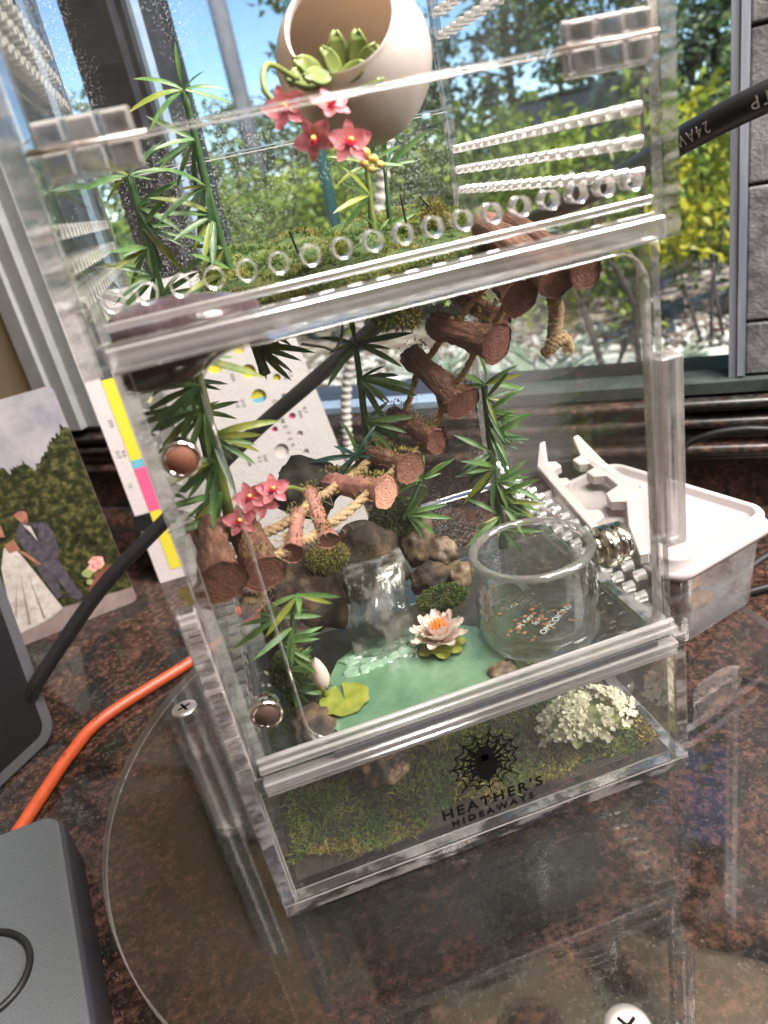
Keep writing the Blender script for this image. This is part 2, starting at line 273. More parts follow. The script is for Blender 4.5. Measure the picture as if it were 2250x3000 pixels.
# outdoors
M['gravel'] = pm('white_gravel', (0.38, 0.36, 0.34), (0.72, 0.70, 0.66), rough=0.85, scale=14, bstr=0.6, bdist=0.01, coord='World')
M['mulch'] = pm('garden_soil', (0.07, 0.045, 0.032), (0.55, 0.50, 0.45), mids=(0.20, 0.15, 0.12), rough=0.9, scale=9, bstr=0.8, bdist=0.02, coord='World')
M['lawn'] = pm('lawn', (0.055, 0.13, 0.02), (0.16, 0.25, 0.045), rough=0.9, scale=3, bstr=0.6, bdist=0.03, coord='World', bscale=60)
def fol(name, a, b, c, transl=0.4): return pm(name, a, c, mids=b, rough=0.45, scale=3.5, bstr=0, coord='World', transl=transl, detail=8)
M['hedge'] = fol('hedge_leaf', (0.06, 0.115, 0.022), (0.19, 0.28, 0.045), (0.50, 0.56, 0.10))
M['lime'] = fol('lime_leaf', (0.22, 0.33, 0.025), (0.50, 0.58, 0.04), (0.72, 0.70, 0.09), 0.5)
M['yellowleaf'] = fol('yellow_leaf', (0.14, 0.20, 0.02), (0.40, 0.40, 0.03), (0.60, 0.50, 0.04), 0.4)
M['treeleaf'] = fol('tree_leaf', (0.045, 0.09, 0.04), (0.13, 0.20, 0.085), (0.30, 0.38, 0.16))
M['treeleaf2'] = fol('tree_leaf_grey', (0.08, 0.12, 0.07), (0.20, 0.25, 0.14), (0.40, 0.44, 0.30))
M['trunk'] = pm('tree_trunk', (0.018, 0.014, 0.013), (0.07, 0.055, 0.05), rough=0.9, scale=20, bstr=0.7, bdist=0.01, coord='World')
M['pole'] = pm('pole_wood', (0.20, 0.19, 0.24), (0.30, 0.28, 0.33), rough=0.85, scale=8, bstr=0.4, bdist=0.005)
M['teal'] = pm('teal_paint', (0.012, 0.09, 0.10), (0.02, 0.13, 0.14), rough=0.5, scale=10, bstr=0.1)
M['strap'] = pm('strap_leaf', (0.16, 0.24, 0.16), (0.40, 0.46, 0.36), rough=0.4, scale=12, bstr=0.1, transl=0.3, coord='World')
M['carpaint'] = pm('car_paint', (0.012, 0.014, 0.018), (0.02, 0.022, 0.028), rough=0.15, scale=5, bstr=0, coat=1.0)
M['carglass'] = pm('car_glass', (0.02, 0.025, 0.03), (0.03, 0.035, 0.04), rough=0.05, scale=5, bstr=0)
M['tyre'] = pm('tyre', (0.01, 0.01, 0.01), (0.02, 0.02, 0.02), rough=0.8, scale=50)
M['roof'] = pm('ceiling_paint', (0.55, 0.53, 0.50), (0.62, 0.60, 0.57), rough=0.9, scale=20)

# ------------------------------------------------------------------ object helpers (millimetres)
K = 0.001
def setp(o, **kw):
    for k, v in kw.items():
        if v is not None: o[k] = v
def thing(name, label, cat, loc=(0, 0, 0), group=None):
    o = bpy.data.objects.new(name, None); col.objects.link(o)
    o.location = Vector(loc) * K; o.empty_display_size = 0.005
    setp(o, label=label, category=cat, group=group); return o
class MB:
    def __init__(s): s.v = []; s.f = []; s.m = []
    def add(s, verts, faces, mi=0):
        n = len(s.v); s.v += [tuple(x) for x in verts]
        s.f += [tuple(i + n for i in f) for f in faces]; s.m += [mi] * len(faces); return s
    def box(s, x0, x1, y0, y1, z0, z1, mi=0):
        v = [(x, y, z) for z in (z0, z1) for y in (y0, y1) for x in (x0, x1)]
        return s.add(v, [(0, 2, 3, 1), (4, 5, 7, 6), (0, 1, 5, 4), (2, 6, 7, 3), (0, 4, 6, 2), (1, 3, 7, 5)], mi)
    def tube(s, pts, r, n=8, mi=0, caps=True):
        pts = [Vector(p) for p in pts]; L = len(pts)
        rs = r if isinstance(r, (list, tuple)) else [r] * L
        t0 = (pts[1] - pts[0]).normalized(); up = Vector((0, 0, 1)) if abs(t0.z) < .9 else Vector((1, 0, 0))
        u = t0.cross(up).normalized(); vs = []
        for i, p in enumerate(pts):
            t = (pts[min(i + 1, L - 1)] - pts[max(i - 1, 0)]).normalized()
            u = (u - t * u.dot(t)).normalized(); w_ = t.cross(u)
            for k in range(n):
                a = 2 * math.pi * k / n; vs.append(p + (u * math.cos(a) + w_ * math.sin(a)) * rs[i])
        fs = [(i * n + k, i * n + (k + 1) % n, (i + 1) * n + (k + 1) % n, (i + 1) * n + k) for i in range(L - 1) for k in range(n)]
        if caps: fs += [tuple(range(n - 1, -1, -1)), tuple((L - 1) * n + k for k in range(n))]
        return s.add(vs, fs, mi)
    def lathe(s, prof, c=(0, 0, 0), n=32, mi=0, mat=None, closed=False):
        vs = []
        for (r, z) in prof:
            for k in range(n):
                a = 2 * math.pi * k / n; p = Vector((r * math.cos(a), r * math.sin(a), z))
                vs.append((mat @ p if mat else p) + Vector(c))
        L = len(prof); R_ = L if closed else L - 1
        fs = [(i * n + k, i * n + (k + 1) % n, ((i + 1) % L) * n + (k + 1) % n, ((i + 1) % L) * n + k) for i in range(R_) for k in range(n)]
        return s.add(vs, fs, mi)
    def prism(s, poly, f0, f1, mi=0):
        """poly: 2D points; f0/f1 map a 2D point to 3D for the two faces"""
        n = len(poly); vs = [f0(p) for p in poly] + [f1(p) for p in poly]
        fs = [tuple(range(n - 1, -1, -1)), tuple(range(n, 2 * n))] + [(i, (i + 1) % n, n + (i + 1) % n, n + i) for i in range(n)]
        return s.add(vs, fs, mi)
    def blob(s, c, r, seed=0, amp=0.25, freq=1.6, sub=3, mi=0, flat=None):
        bm = bmesh.new(); bmesh.ops.create_icosphere(bm, subdivisions=sub, radius=1.0)
        off = Vector((seed * 7.3, seed * 3.1, seed * 1.7)); vs = []
        for v in bm.verts:
            k = 1 + amp * (mnoise.fractal(v.co * freq + off, 1.0, 2.0, 4))
            p = Vector((v.co.x * r[0] * k, v.co.y * r[1] * k, v.co.z * r[2] * k))
            if flat is not None and p.z < flat: p.z = flat
            vs.append(p + Vector(c))
        fs = [tuple(v.index for v in f.verts) for f in bm.faces]; bm.free()
        return s.add(vs, fs, mi)
    def mesh(s, name, mats, smooth=True, origin=(0, 0, 0), scale=K, recalc=True):
        me = bpy.data.meshes.new(name); o = Vector(origin)
        me.from_pydata([((Vector(v) - o) * scale) for v in s.v], [], s.f)
        for m in (mats if isinstance(mats, (list, tuple)) else [mats]): me.materials.append(M[m] if isinstance(m, str) else m)
        me.polygons.foreach_set('material_index', s.m)
        me.polygons.foreach_set('use_smooth', [smooth] * len(s.f)); me.update()
        if recalc and len(s.f) < 6000:
            bm = bmesh.new(); bm.from_mesh(me); bmesh.ops.recalc_face_normals(bm, faces=bm.faces); bm.to_mesh(me); bm.free()
        return me
def link(name, me, parent=None, loc=None, mat=None, **kw):
    o = bpy.data.objects.new(name, me); col.objects.link(o)
    if parent is not None: o.parent = parent
    if mat is not None: o.matrix_local = mat
    elif loc is not None: o.location = Vector(loc) * K
    setp(o, **kw); return o
def wloc(o):
    v = Vector((0, 0, 0))
    while o is not None: v += Vector(o.location); o = o.parent
    return v / K
def part(name, mb, mats, parent, smooth=True, **kw):
    """child whose vertices were given in world millimetres (parents are unrotated)"""
    return link(name, mb.mesh(name, mats, smooth, wloc(parent)), parent, **kw)
def solo(name, mb, mats, label, cat, loc, smooth=True, group=None, kind=None):
    return link(name, mb.mesh(name, mats, smooth, loc), None, loc, label=label, category=cat, group=group, kind=kind)
def struct(name, mb, mats, smooth=False, loc=(0, 0, 0), parent=None):
    return link(name, mb.mesh(name, mats, smooth, loc), parent, loc, kind=None if parent else 'structure')
def bevel(me, off, seg=1, angle=30):
    bm = bmesh.new(); bm.from_mesh(me)
    es = [e for e in bm.edges if len(e.link_faces) == 2 and e.calc_face_angle(0) > rad(angle)]
    bmesh.ops.bevel(bm, geom=es, offset=off * K, segments=seg, affect='EDGES', profile=0.5)
    bm.to_mesh(me); bm.free(); me.update()
def slab(name, b, parent, pane='pane', edge='edge', ch=0.32, **kw):
    """acrylic sheet: the two broad faces are clear, the narrow ones are cut edges"""
    mb = MB().box(*b); o = part(name, mb, [pane, edge, 'glint'], parent, False, **kw)
    bevel(o.data, ch)
    d = [b[1] - b[0], b[3] - b[2], b[5] - b[4]]; ax = d.index(min(d))
    for p in o.data.polygons: p.material_index = 0 if abs(p.normal[ax]) > .95 else (1 if max(map(abs, p.normal)) > .95 else 2)
    return o
def chamfer(o, off, seg=1):
    o.data.materials.append(M['glint']); k = len(o.data.materials) - 1; bevel(o.data, off, seg)
    for p in o.data.polygons:
        if max(map(abs, p.normal)) < .95: p.material_index = k
def holed(name, outlines, thick, mapf, parent, mats, ch=0.3, **kw):
    """flat sheet with real holes: first outline is the sheet, the rest are holes; mapf maps (u,v,w) mm to world mm"""
    cu = bpy.data.curves.new(name, 'CURVE'); cu.dimensions = '2D'; cu.fill_mode = 'BOTH'; cu.extrude = thick / 2 * K
    for o_ in outlines:
        sp = cu.splines.new('POLY'); sp.points.add(len(o_) - 1)
        for i, (x, y) in enumerate(o_): sp.points[i].co = (x * K, y * K, 0, 1)
        sp.use_cyclic_u = True
    ob = bpy.data.objects.new(name, cu); col.objects.link(ob)
    dg = bpy.context.evaluated_depsgraph_get(); me = bpy.data.meshes.new_from_object(ob.evaluated_get(dg))
    bpy.data.objects.remove(ob); me.name = name
    base = wloc(parent); me.materials.clear()
    for m in mats: me.materials.append(M[m])
    me.materials.append(M['glint'])
    if ch:
        bm = bmesh.new(); bm.from_mesh(me); bmesh.ops.remove_doubles(bm, verts=bm.verts, dist=1e-6)
        es = [e for e in bm.edges if len(e.link_faces) == 2 and e.calc_face_angle(0) > rad(60) and abs(e.link_faces[0].normal.z - e.link_faces[1].normal.z) > .5]
        bmesh.ops.bevel(bm, geom=es, offset=ch * K, segments=1, affect='EDGES', profile=.5, clamp_overlap=True); bmesh.ops.recalc_face_normals(bm, faces=bm.faces); bm.to_mesh(me); bm.free(); me.update()
    big = [abs(p.normal.z) > .9 for p in me.polygons]; cham = [.2 < abs(p.normal.z) <= .9 for p in me.polygons]
    xs = [p.center.copy() for p in me.polygons]
    lo = Vector((min(v.co.x for v in me.vertices), min(v.co.y for v in me.vertices))); hi = Vector((max(v.co.x for v in me.vertices), max(v.co.y for v in me.vertices)))
    for p, bg_, c, cm in zip(me.polygons, big, xs, cham):
        onrim = min(c.x - lo.x, hi.x - c.x, c.y - lo.y, hi.y - c.y) < 0.0002
        p.material_index = 0 if bg_ else ((len(mats) if cm else 1) if onrim or len(mats) < 3 else (len(mats) if cm else 2)); p.use_smooth = False
    for v in me.vertices: v.co = (Vector(mapf(v.co.x / K, v.co.y / K, v.co.z / K)) - base) * K
    me.update(); return link(name, me, parent, **kw)
def circ(cx, cy, r, n=20): return [(cx + r * math.cos(2 * math.pi * i / n), cy + r * math.sin(2 * math.pi * i / n)) for i in range(n)]
def rrect(x0, x1, y0, y1, r, n=6):
    out = []
    for (cx, cy, a0) in ((x1 - r, y1 - r, 0), (x0 + r, y1 - r, 90), (x0 + r, y0 + r, 180), (x1 - r, y0 + r, 270)):
        for i in range(n + 1):
            a = rad(a0 + 90 * i / n); out.append((cx + r * math.cos(a), cy + r * math.sin(a)))
    return out
def text_mesh(body, size, mat, extrude=0.05, spacing=1.0, offset=0.0):
    cu = bpy.data.curves.new('lettering', 'FONT'); cu.body = body; cu.size = size * K; cu.extrude = extrude * K
    cu.align_x = 'CENTER'; cu.align_y = 'CENTER'; cu.space_character = spacing; cu.offset = offset * K; cu.resolution_u = 3
    ob = bpy.data.objects.new('lettering', cu); col.objects.link(ob)
    dg = bpy.context.evaluated_depsgraph_get(); me = bpy.data.meshes.new_from_object(ob.evaluated_get(dg))
    bpy.data.objects.remove(ob); me.materials.clear(); me.materials.append(M[mat]); me.name = 'lettering'; return me
def frame_mat(loc, xdir, ydir):
    x = Vector(xdir).normalized(); y = Vector(ydir); y = (y - x * y.dot(x)).normalized(); z = x.cross(y)
    m = Matrix((x, y, z)).transposed().to_4x4(); m.translation = Vector(loc) * K; return m
def zframe(loc, z, scale=1.0, roll=0.0):
    q = Vector(z).normalized().to_track_quat('Z', 'Y').to_matrix() @ Matrix.Rotation(roll, 3, 'Z')
    m = (q * scale).to_4x4(); m.translation = Vector(loc) * K; return m
def catmull(pts, n=8):
    pts = [Vector(p) for p in pts]; P = [pts[0] * 2 - pts[1]] + pts + [pts[-1] * 2 - pts[-2]]; out = []
    for i in range(1, len(P) - 2):
        for k in range(n):
            t = k / n; a, b, c, d = P[i - 1], P[i], P[i + 1], P[i + 2]
            out.append(0.5 * ((2 * b) + (c - a) * t + (2 * a - 5 * b + 4 * c - d) * t * t + (3 * b - a - 3 * c + d) * t ** 3))
    out.append(pts[-1]); return out
def strand(mb, p, d, ln, wd, mi=0, curl=0.6, rnd=random):
    d = Vector(d).normalized(); side = d.cross(Vector((rnd.uniform(-1, 1), rnd.uniform(-1, 1), rnd.uniform(-1, 1)))).normalized()
    bend = Vector((rnd.uniform(-1, 1), rnd.uniform(-1, 1), rnd.uniform(-1, .4))) * curl
    p = Vector(p); a = p; b = p + d * ln * .5; c = b + (d + bend).normalized() * ln * .5; s = side * wd * .5
    mb.add([a - s, a + s, b + s, b - s, c], [(0, 1, 2, 3), (3, 2, 4)], mi)

# ------------------------------------------------------------------ the setting: counter, ledge, window, wall, ceiling
CZ = -81.0
def gmm(s, t, z): return G(s, t, 0) / K + Vector((0, 0, z))       # s,t in metres, z in mm
mb = MB(); mb.add([gmm(-1.2, -.004, CZ), gmm(1.3, -.004, CZ), gmm(1.3, -1.1, CZ), gmm(-1.2, -1.1, CZ)], [(0, 1, 2, 3)])
mb.add([gmm(-1.2, -.004, CZ - 30), gmm(1.3, -.004, CZ - 30), gmm(1.3, -1.1, CZ - 30), gmm(-1.2, -1.1, CZ - 30)], [(3, 2, 1, 0)])
struct('countertop', mb, 'granite')
prof = [(0.10, 14), (0.012, 14), (0.004, 13)]
def ridge(z, h=5.0, out=0.008):
    return [(-out * math.sin(a) - 0.001, z + h * math.cos(a)) for a in [math.pi * i / 8 for i in range(9)]]
prof += ridge(7, 4.5) + [(0.004, 1)] + ridge(-8, 5) + [(0.003, -17), (0.003, -22)] + ridge(-31, 6) + [(0.000, -42), (0.000, CZ - 1)]
mb = MB(); n = len(prof)
mb.add([gmm(-1.2, t, z) for t, z in prof] + [gmm(1.3, t, z) for t, z in prof], [(i, i + 1, n + i + 1, n + i) for i in range(n - 1)])
M['granite2'] = granite('granite_ledge_stone', 0.3)
struct('granite_ledge', mb, 'granite2', True)
mb = MB()
def wallbox(mb, s0, s1, t0, t1, z0, z1, mi=0):
    v = [gmm(s, t, z) for z in (z0, z1) for t in (t0, t1) for s in (s0, s1)]
    return mb.add(v, [(0, 2, 3, 1), (4, 5, 7, 6), (0, 1, 5, 4), (2, 6, 7, 3), (0, 4, 6, 2), (1, 3, 7, 5)], mi)
win = bpy.data.objects.new('window', None); col.objects.link(win); win.location = G(.35, 0, .02); setp(win, kind='structure')
part('window_sill', wallbox(MB(), .2502, .71, .006, .030, 14.2, 20), 'sill', win, False)
part('sill_seal', wallbox(MB(), -.02, .25, -.002, .030, 14.3, 23), 'seal', win, False)
part('window_jamb', wallbox(wallbox(MB(), .0210, .0262, .0045, .03, 24.5, 900), .0263, .0318, .0065, .03, 23.2, 900), 'jamb', win, False)
part('window_mullion', wallbox(wallbox(MB(), .470, .530, -.004, .06, 20.2, 900), .476, .524, -.014, -.0042, 20.2, 900), 'mull', win, False)
part('mullion_lit_edge', wallbox(MB(), .4655, .4698, .002, .012, 20.3, 900), 'sill', win, False)  # pale strip standing in for the mullion edge lit from outdoors
part('window_frame', wallbox(wallbox(wallbox(MB(), .662, .680, -.002, .09, 20.4, 900), .6802, .700, -.012, .09, 20.5, 900), .7002, .722, -.018, .02, 16, 900), 'frame', win, False)
part('window_pane', wallbox(MB(), .0312, .4598, .040, .043, 20.1, 900), 'glass_pane', win, False)
part('window_pane', wallbox(MB(), .5302, .6618, .040, .043, 20.1, 900), 'glass_pane', win, False)
mb = wallbox(MB(), .7222, 1.3, -.010, .15, -40, 1450); struct('tan_wall', mb, 'tan')
mb = wallbox(wallbox(MB(), -3, 4, -.008, .14, 640, 1449), -3, -.425, -.008, .14, -40, 639); struct('unseen_window_wall', mb, 'tan')  # out of view, added to keep high sky out of the disc's reflection
bw = thing('block_wall', 'grey stone block wall with dark joints right of the window jamb', 'wall', gmm(-.1, .05, 20))
part('mortar', wallbox(MB(), -.42, .0212, .012, .11, 14.1, 900), 'mortar', bw, False)
blk = None
for r_, z0 in enumerate([24, 64, 156, 248, 340]):
    z1 = [62.8, 154.6, 246.6, 338.6, 429][r_]
    for k in range(4):
        s1 = .0208 - (k - .55 * (r_ % 2)) * .1; s0 = s1 - .0975
        if s0 > .0208: continue
        o = part('stone_block', wallbox(MB(), max(-.42, s0), min(.0208, s1), .006 + random.uniform(0, .002), .10, z0 + .5, z1), 'block', bw, False)
        bevel(o.data, 1.5, 2)
mb = wallbox(MB(), -3, 4, -3.2, 0.30, 1450, 1600); struct('unseen_ceiling', mb, 'roof')  # out of view, added with a short eave to keep sun off the counter
mb = wallbox(wallbox(wallbox(MB(), -3, 4, -3.2, -3.05, -990, 1449), -3, -2.85, -3.04, -.2, -990, 1449), 2.6, 2.75, -3.04, -.2, -990, 1449); struct('unseen_room_wall', mb, 'tan')  # unseen walls added so the acrylic does not reflect open sky
mb = wallbox(MB(), -3, 4, -3.2, .1, -1040, -991); struct('floor', mb, 'tan')  # unseen, closes the added room shell from below
# ------------------------------------------------------------------ round disc stand
DC = Vector((82.6, 64.6, 0))
st = thing('disc_stand', 'round clear acrylic disc stand on screwed legs under the terrarium', 'stand', (82.6, 64.6, CZ))
def screw_head(c, parent):
    prof = [(0.01, 1.1), (3.2, 1.15), (5.4, .9), (6.2, .35), (6.3, -.2), (0.01, -.25)]
    o = part('screw', MB().lathe(prof, c, 32), 'steel', parent)
    x = MB()
    for a in (25, 115):
        m = Matrix.Rotation(rad(a), 4, 'Z'); v = [m @ Vector(q) for q in ((-3.2, -.6, 0), (3.2, -.6, 0), (3.2, .6, 0), (-3.2, .6, 0))]
        x.add([Vector(c) + q + Vector((0, 0, 1.17 + a * .0002)) for q in v], [(0, 1, 2, 3)])
    part('cross_slot', x, 'decal', parent, False)
discp = MB().lathe([(148.4, -.4), (148.4, -4.6), (148, -5), (.01, -5)][::-1] + [(148.4, -.4), (148, 0), (.01, 0)], DC, 128)
o = part('disc', discp, ['disc', 'rim'], st, False)
for p in o.data.polygons: p.material_index = 0 if abs(p.normal.z) > .95 else 1
for a in (150, 270, 30):
    c = DC + Vector((math.cos(rad(a)), math.sin(rad(a)), 0)) * 133
    lg = part('leg', MB().lathe([(.01, -5.3), (6.8, -5.3), (7.2, -6), (7.2, -74), (.01, -74)], c, 28), 'glass', st)
    part('leg_sleeve', MB().lathe([(4.4, -6.2), (4.4, -27), (.01, -27.2)], c, 20), 'bar', lg)
    part('leg_foot', MB().lathe([(.01, -74.2), (7.3, -74.2), (7.4, -80), (7.0, -80.9), (.01, -80.9)], c, 28), 'bar', lg)
    screw_head(c, st)

# ------------------------------------------------------------------ acrylic terrarium
T = thing('acrylic_terrarium', 'tall clear acrylic terrarium with vent holes and spider web emblem', 'terrarium', (75, 75, .2))
slab('base_plate', (0, 150, 0, 150, .3, 5.5), T)
slab('base_side', (0, 4.5, 0, 150, 5.6, 59.4), T); slab('base_side', (145.5, 150, 0, 150, 5.6, 59.4), T)
slab('base_front', (4.6, 145.4, .3, 4.5, 5.7, 53.6), T, 'pane_soft'); slab('base_back', (4.6, 145.4, 145.6, 149.7, 5.7, 59.3), T, 'pane_back')
slab('floor_panel', (4.7, 145.3, .5, 97, 53.8, 59.3), T, 'floor_pane')
holesx = [11.6 + 7.487 * i for i in range(18)]
# lower body
fy = 2.0
def mapF(y0): return lambda u, v, w_: (u, y0 + w_, v)
def mapS(x0): return lambda u, v, w_: (x0 + w_, u, v)
low = [(16 + 7.5 * i, z) for i in range(18) for z in (66.3, 75.0)]
for x0 in (7.8, 144.2):
    holed('body_side', [[(6, 59.6), (149.5, 59.6), (149.5, 183.3), (6, 183.3)]] + [circ(y, z, 1.9, 12) for y, z in low], 3.4, mapS(x0), T, ['pane', 'edge', 'hole'])
slab('body_back', (6.1, 145.9, 146, 149.4, 59.7, 183.2), T, 'pane_back')
dr = rrect(24.2, 141.6, 61.5, 182.6, 9)
holed('body_front', [[(6.1, 59.8), (145.9, 59.8), (145.9, 183.1), (6.1, 183.1)], [(x, y) for x, y in rrect(23.8, 142.0, 61.1, 183.0, 9)]], 3.2, mapF(3.6), T, ['pane', 'edge'])
door = holed('door', [dr], 4.4, mapF(2.4), T, ['pane', 'edge'])
b = MB()
for x0, x1, y0, y1 in ((142.4, 149.6, -2.5, 5.0),): b.box(x0, x1, y0, y1, 94.5, 153.3)
o = part('door_bar', b, ['vbar'], T, False); chamfer(o, .6)
o = part('door_bar', MB().box(.5, 5.9, -1.0, 5.0, 59.9, 120.2), ['edge'], T, False); chamfer(o, .6)
for i in range(26):
    zz = 62 + i * 2.2
    if zz < 118: part('reflection_rib', MB().box(1.0 + .2 * (i % 3), 5.6, -1.9 - .3 * (i % 2), -1.05, zz, zz + 1.2), 'edge', T, False)  # ribs modelled in place of the stepped reflections of the side vents
# track rail under the door
for z0, z1, y0, y1 in ((54.2, 56.4, -2.8, .1), (57.2, 59.8, -3.6, .2), (62.4, 65.0, -2.4, .2), (65.8, 67.4, -1.6, .1)):
    o = part('door_track', MB().box(7.5, 145.0, y0, y1, z0, z1), 'bar', T, False); chamfer(o, .4)
o = part('track_gasket', MB().box(30, 138, -2.6, -2.0, 60.1, 62.1), 'bezel', T, False)
# upper collar with vent holes
holed('front_panel', [[(4.7, 189.7), (146.4, 189.7), (146.4, 228.6), (4.7, 228.6)]] + [circ(x, 198.75, 2.05, 22) for x in holesx], 4.2, mapF(2.2), T, ['pane', 'edge', 'hole'])
rows = [(16 + 7.5 * i, z) for i in range(18) for z in (198.8, 206.6, 214.5, 255, 263, 271)]
for x0 in (2.25, 148.75):
    holed('collar_side', [[(0, 183.6), (150, 183.6), (150, 290), (0, 290)]] + [circ(y, z, 1.65, 12) for y, z in rows], 4.4, mapS(x0), T, ['pane', 'edge', 'hole'])
slab('collar_back', (4.7, 146.3, 145.6, 149.8, 183.8, 229), T, 'pane_back'); slab('collar_back', (4.7, 146.3, 145.7, 149.9, 229.8, 289.8), T, 'pane_back')
slab('upper_panel', (4.7, 146.4, .1, 4.3, 229.4, 289.8), T); slab('lid', (0, 151, 0, 150, 290.2, 295.2), T)
o = part('front_ledge', MB().box(6.4, 146.0, -1.6, 4.6, 183.7, 189.4), 'bar', T, False); chamfer(o, .5)
o = part('ledge_reflection', MB().box(8.0, 143.0, -.9, -.05, 192.7, 194.6), 'bar', T, False); chamfer(o, .3)  # thin bar standing in for the rear reflection of the ledge
for x0, x1 in ((7.6, 27.0), (121.5, 142.6)):
    hg = part('hinge', MB().box(x0, x1, -1.3, -.1, 222.9, 234.2), 'hinge', T, False); chamfer(hg, .35)
    wv = (x1 - x0) / 3
    for k in range(3):
        for z0, z1 in ((223.6, 228.2), (229.6, 233.6)):
            o = part('hinge_knuckle', MB().box(x0 + wv * k + .5, x0 + wv * (k + 1) - .5, -4.2, -1.4, z0, z1), 'hinge', hg, False); chamfer(o, .4)
    part('hinge_pin', MB().tube([(x0 - 2, -2.6, 228.9), (x1 + 2, -2.6, 228.9)], .55, 10), 'steel', hg)
# emblem and lettering on the base front
E_ = MB(); ec = Vector((75.6, 0, 35.6))
def pt(a, r): return Vector((ec.x + r * math.cos(a), .12, ec.z + r * math.sin(a)))
def flatline(mb, p, q, w0, w1=None):
    w1 = w0 if w1 is None else w1
    d = (q - p).normalized(); nn = Vector((-d.z, 0, d.x)); mb.add([p - nn * w0, p + nn * w0, q + nn * w1, q - nn * w1], [(0, 1, 2, 3)])
spk = [rad(a) for a in (5, 28, 52, 76, 100, 124, 150, 174, 198, 224, 248, 270, 292, 316, 340)]
for i, a in enumerate(spk):
    flatline(E_, pt(a, 3), pt(a, (13.2, 15.4, 11.4, 14.4)[i % 4]), .42, .12)
    a2 = spk[(i + 1) % len(spk)]; a2 = a2 if a2 > a else a2 + 2 * math.pi
    for rr in (6.0, 8.8, 11.4):
        prev = None
        for k in range(7):
            t = k / 6; q = pt(a + (a2 - a) * t, rr * (1 - .16 * math.sin(math.pi * t)))
            if prev is not None: flatline(E_, prev, q, .25)
            prev = q
em = part('web_emblem', E_, 'decal', T, False)
sp = MB()
for (dz, rx, rz) in ((-2.2, 3.9, 5.4), (3.6, 3.0, 3.2)):
    sp.add([(ec.x + rx * math.cos(2 * math.pi * k / 20), .06, ec.z + dz + rz * math.sin(2 * math.pi * k / 20)) for k in range(20)], [tuple(range(20))])
for sx in (-1, 1):
    for k, (a, b_) in enumerate(((50, 75), (20, 35), (-15, -35), (-45, -72))):
        p0 = Vector((ec.x + sx * 1.4, .05, ec.z + 1.2 - k * .7)); p1 = Vector((ec.x + sx * (1.4 + 4.6 * math.cos(rad(a))), .05, ec.z + 1.2 + 4.6 * math.sin(rad(a)))); p2 = p1 + Vector((sx * 2.6 * math.cos(rad(b_)), 0, 3.6 * math.sin(rad(b_))))
        flatline(sp, p0, p1, .62, .48); flatline(sp, p1, p2, .48, .15)
part('spider_mark', sp, 'decal', T, False)
base = Vector((75, 75, .2))
def onfront(me, x, z, tilt=0.0):
    return link('lettering', me, T, mat=Matrix.Translation((Vector((x, .1, z)) - base) * K) @ Matrix.Rotation(tilt, 4, 'Y') @ Matrix.Rotation(rad(90), 4, 'X'))
onfront(text_mesh("HEATHER'S", 5.9, 'decal', .03, 1.3, .14), 75.8, 18.9); onfront(text_mesh("HIDEAWAYS", 3.9, 'decal', .03, 1.5, .13), 75.3, 13.9)
# magnets on the front frame
for (x, z, rm, lab) in ((15.0, 161.5, 'rust', 'upper round magnet catch with bright rust brown face left of the door'), (14.8, 83.6, 'rustdk', 'lower round magnet catch with dark brown face left of the door')):
    mg = thing('magnet_catch', lab, 'magnet', (x, 2, z), 'magnet catches beside the door')
    rot = Matrix.Rotation(rad(90), 3, 'X')
    part('magnet_case', MB().lathe([(4.2, .2), (4.3, 1.6), (4.0, 2.2), (4.4, 2.8), (4.6, 4.6), (4.55, 5.3), (4.3, 5.7), (3.7, 5.7), (3.5, 5.4)], (x, 2, z), 36, mat=rot), 'nickel', mg)
    part('magnet_face', MB().lathe([(3.55, 5.42), (3.45, 5.6), (.01, 5.65)], (x, 2, z), 36, mat=rot), rm, mg)

# ------------------------------------------------------------------ plants inside the terrarium
def leaf_mesh(name, ln, wd, mats, droop=0.18, fold=0.25, teeth=0.0, n=6):
    """one blade along +X, face up +Z, local millimetres"""
    mb = MB(); vs = []
    for i in range(n + 1):
        t = i / n; hw = wd * .5 * (math.sin(math.pi * min(1, t * .92 + .06)) ** .75) * (1 if t < 1 else .02)
        if teeth: hw *= 1 + teeth * (1 if i % 2 else -1)
        z = -droop * ln * t * t; vs += [(ln * t, -hw, z + fold * hw), (ln * t, 0, z), (ln * t, hw, z + fold * hw)]
    fs = []
    for i in range(n):
        a = i * 3; fs += [(a, a + 3, a + 4, a + 1), (a + 1, a + 4, a + 5, a + 2)]
    mb.add(vs, fs); return mb.mesh(name, mats, True, recalc=False)
LEAF = {m: [leaf_mesh('leaf', 16, 2.0, m, (.05, .2, .38)[k], .35, .09 * (k % 2)) for k in range(3)] for m in ('leaf', 'leaf2', 'leaf3', 'leafdk')}
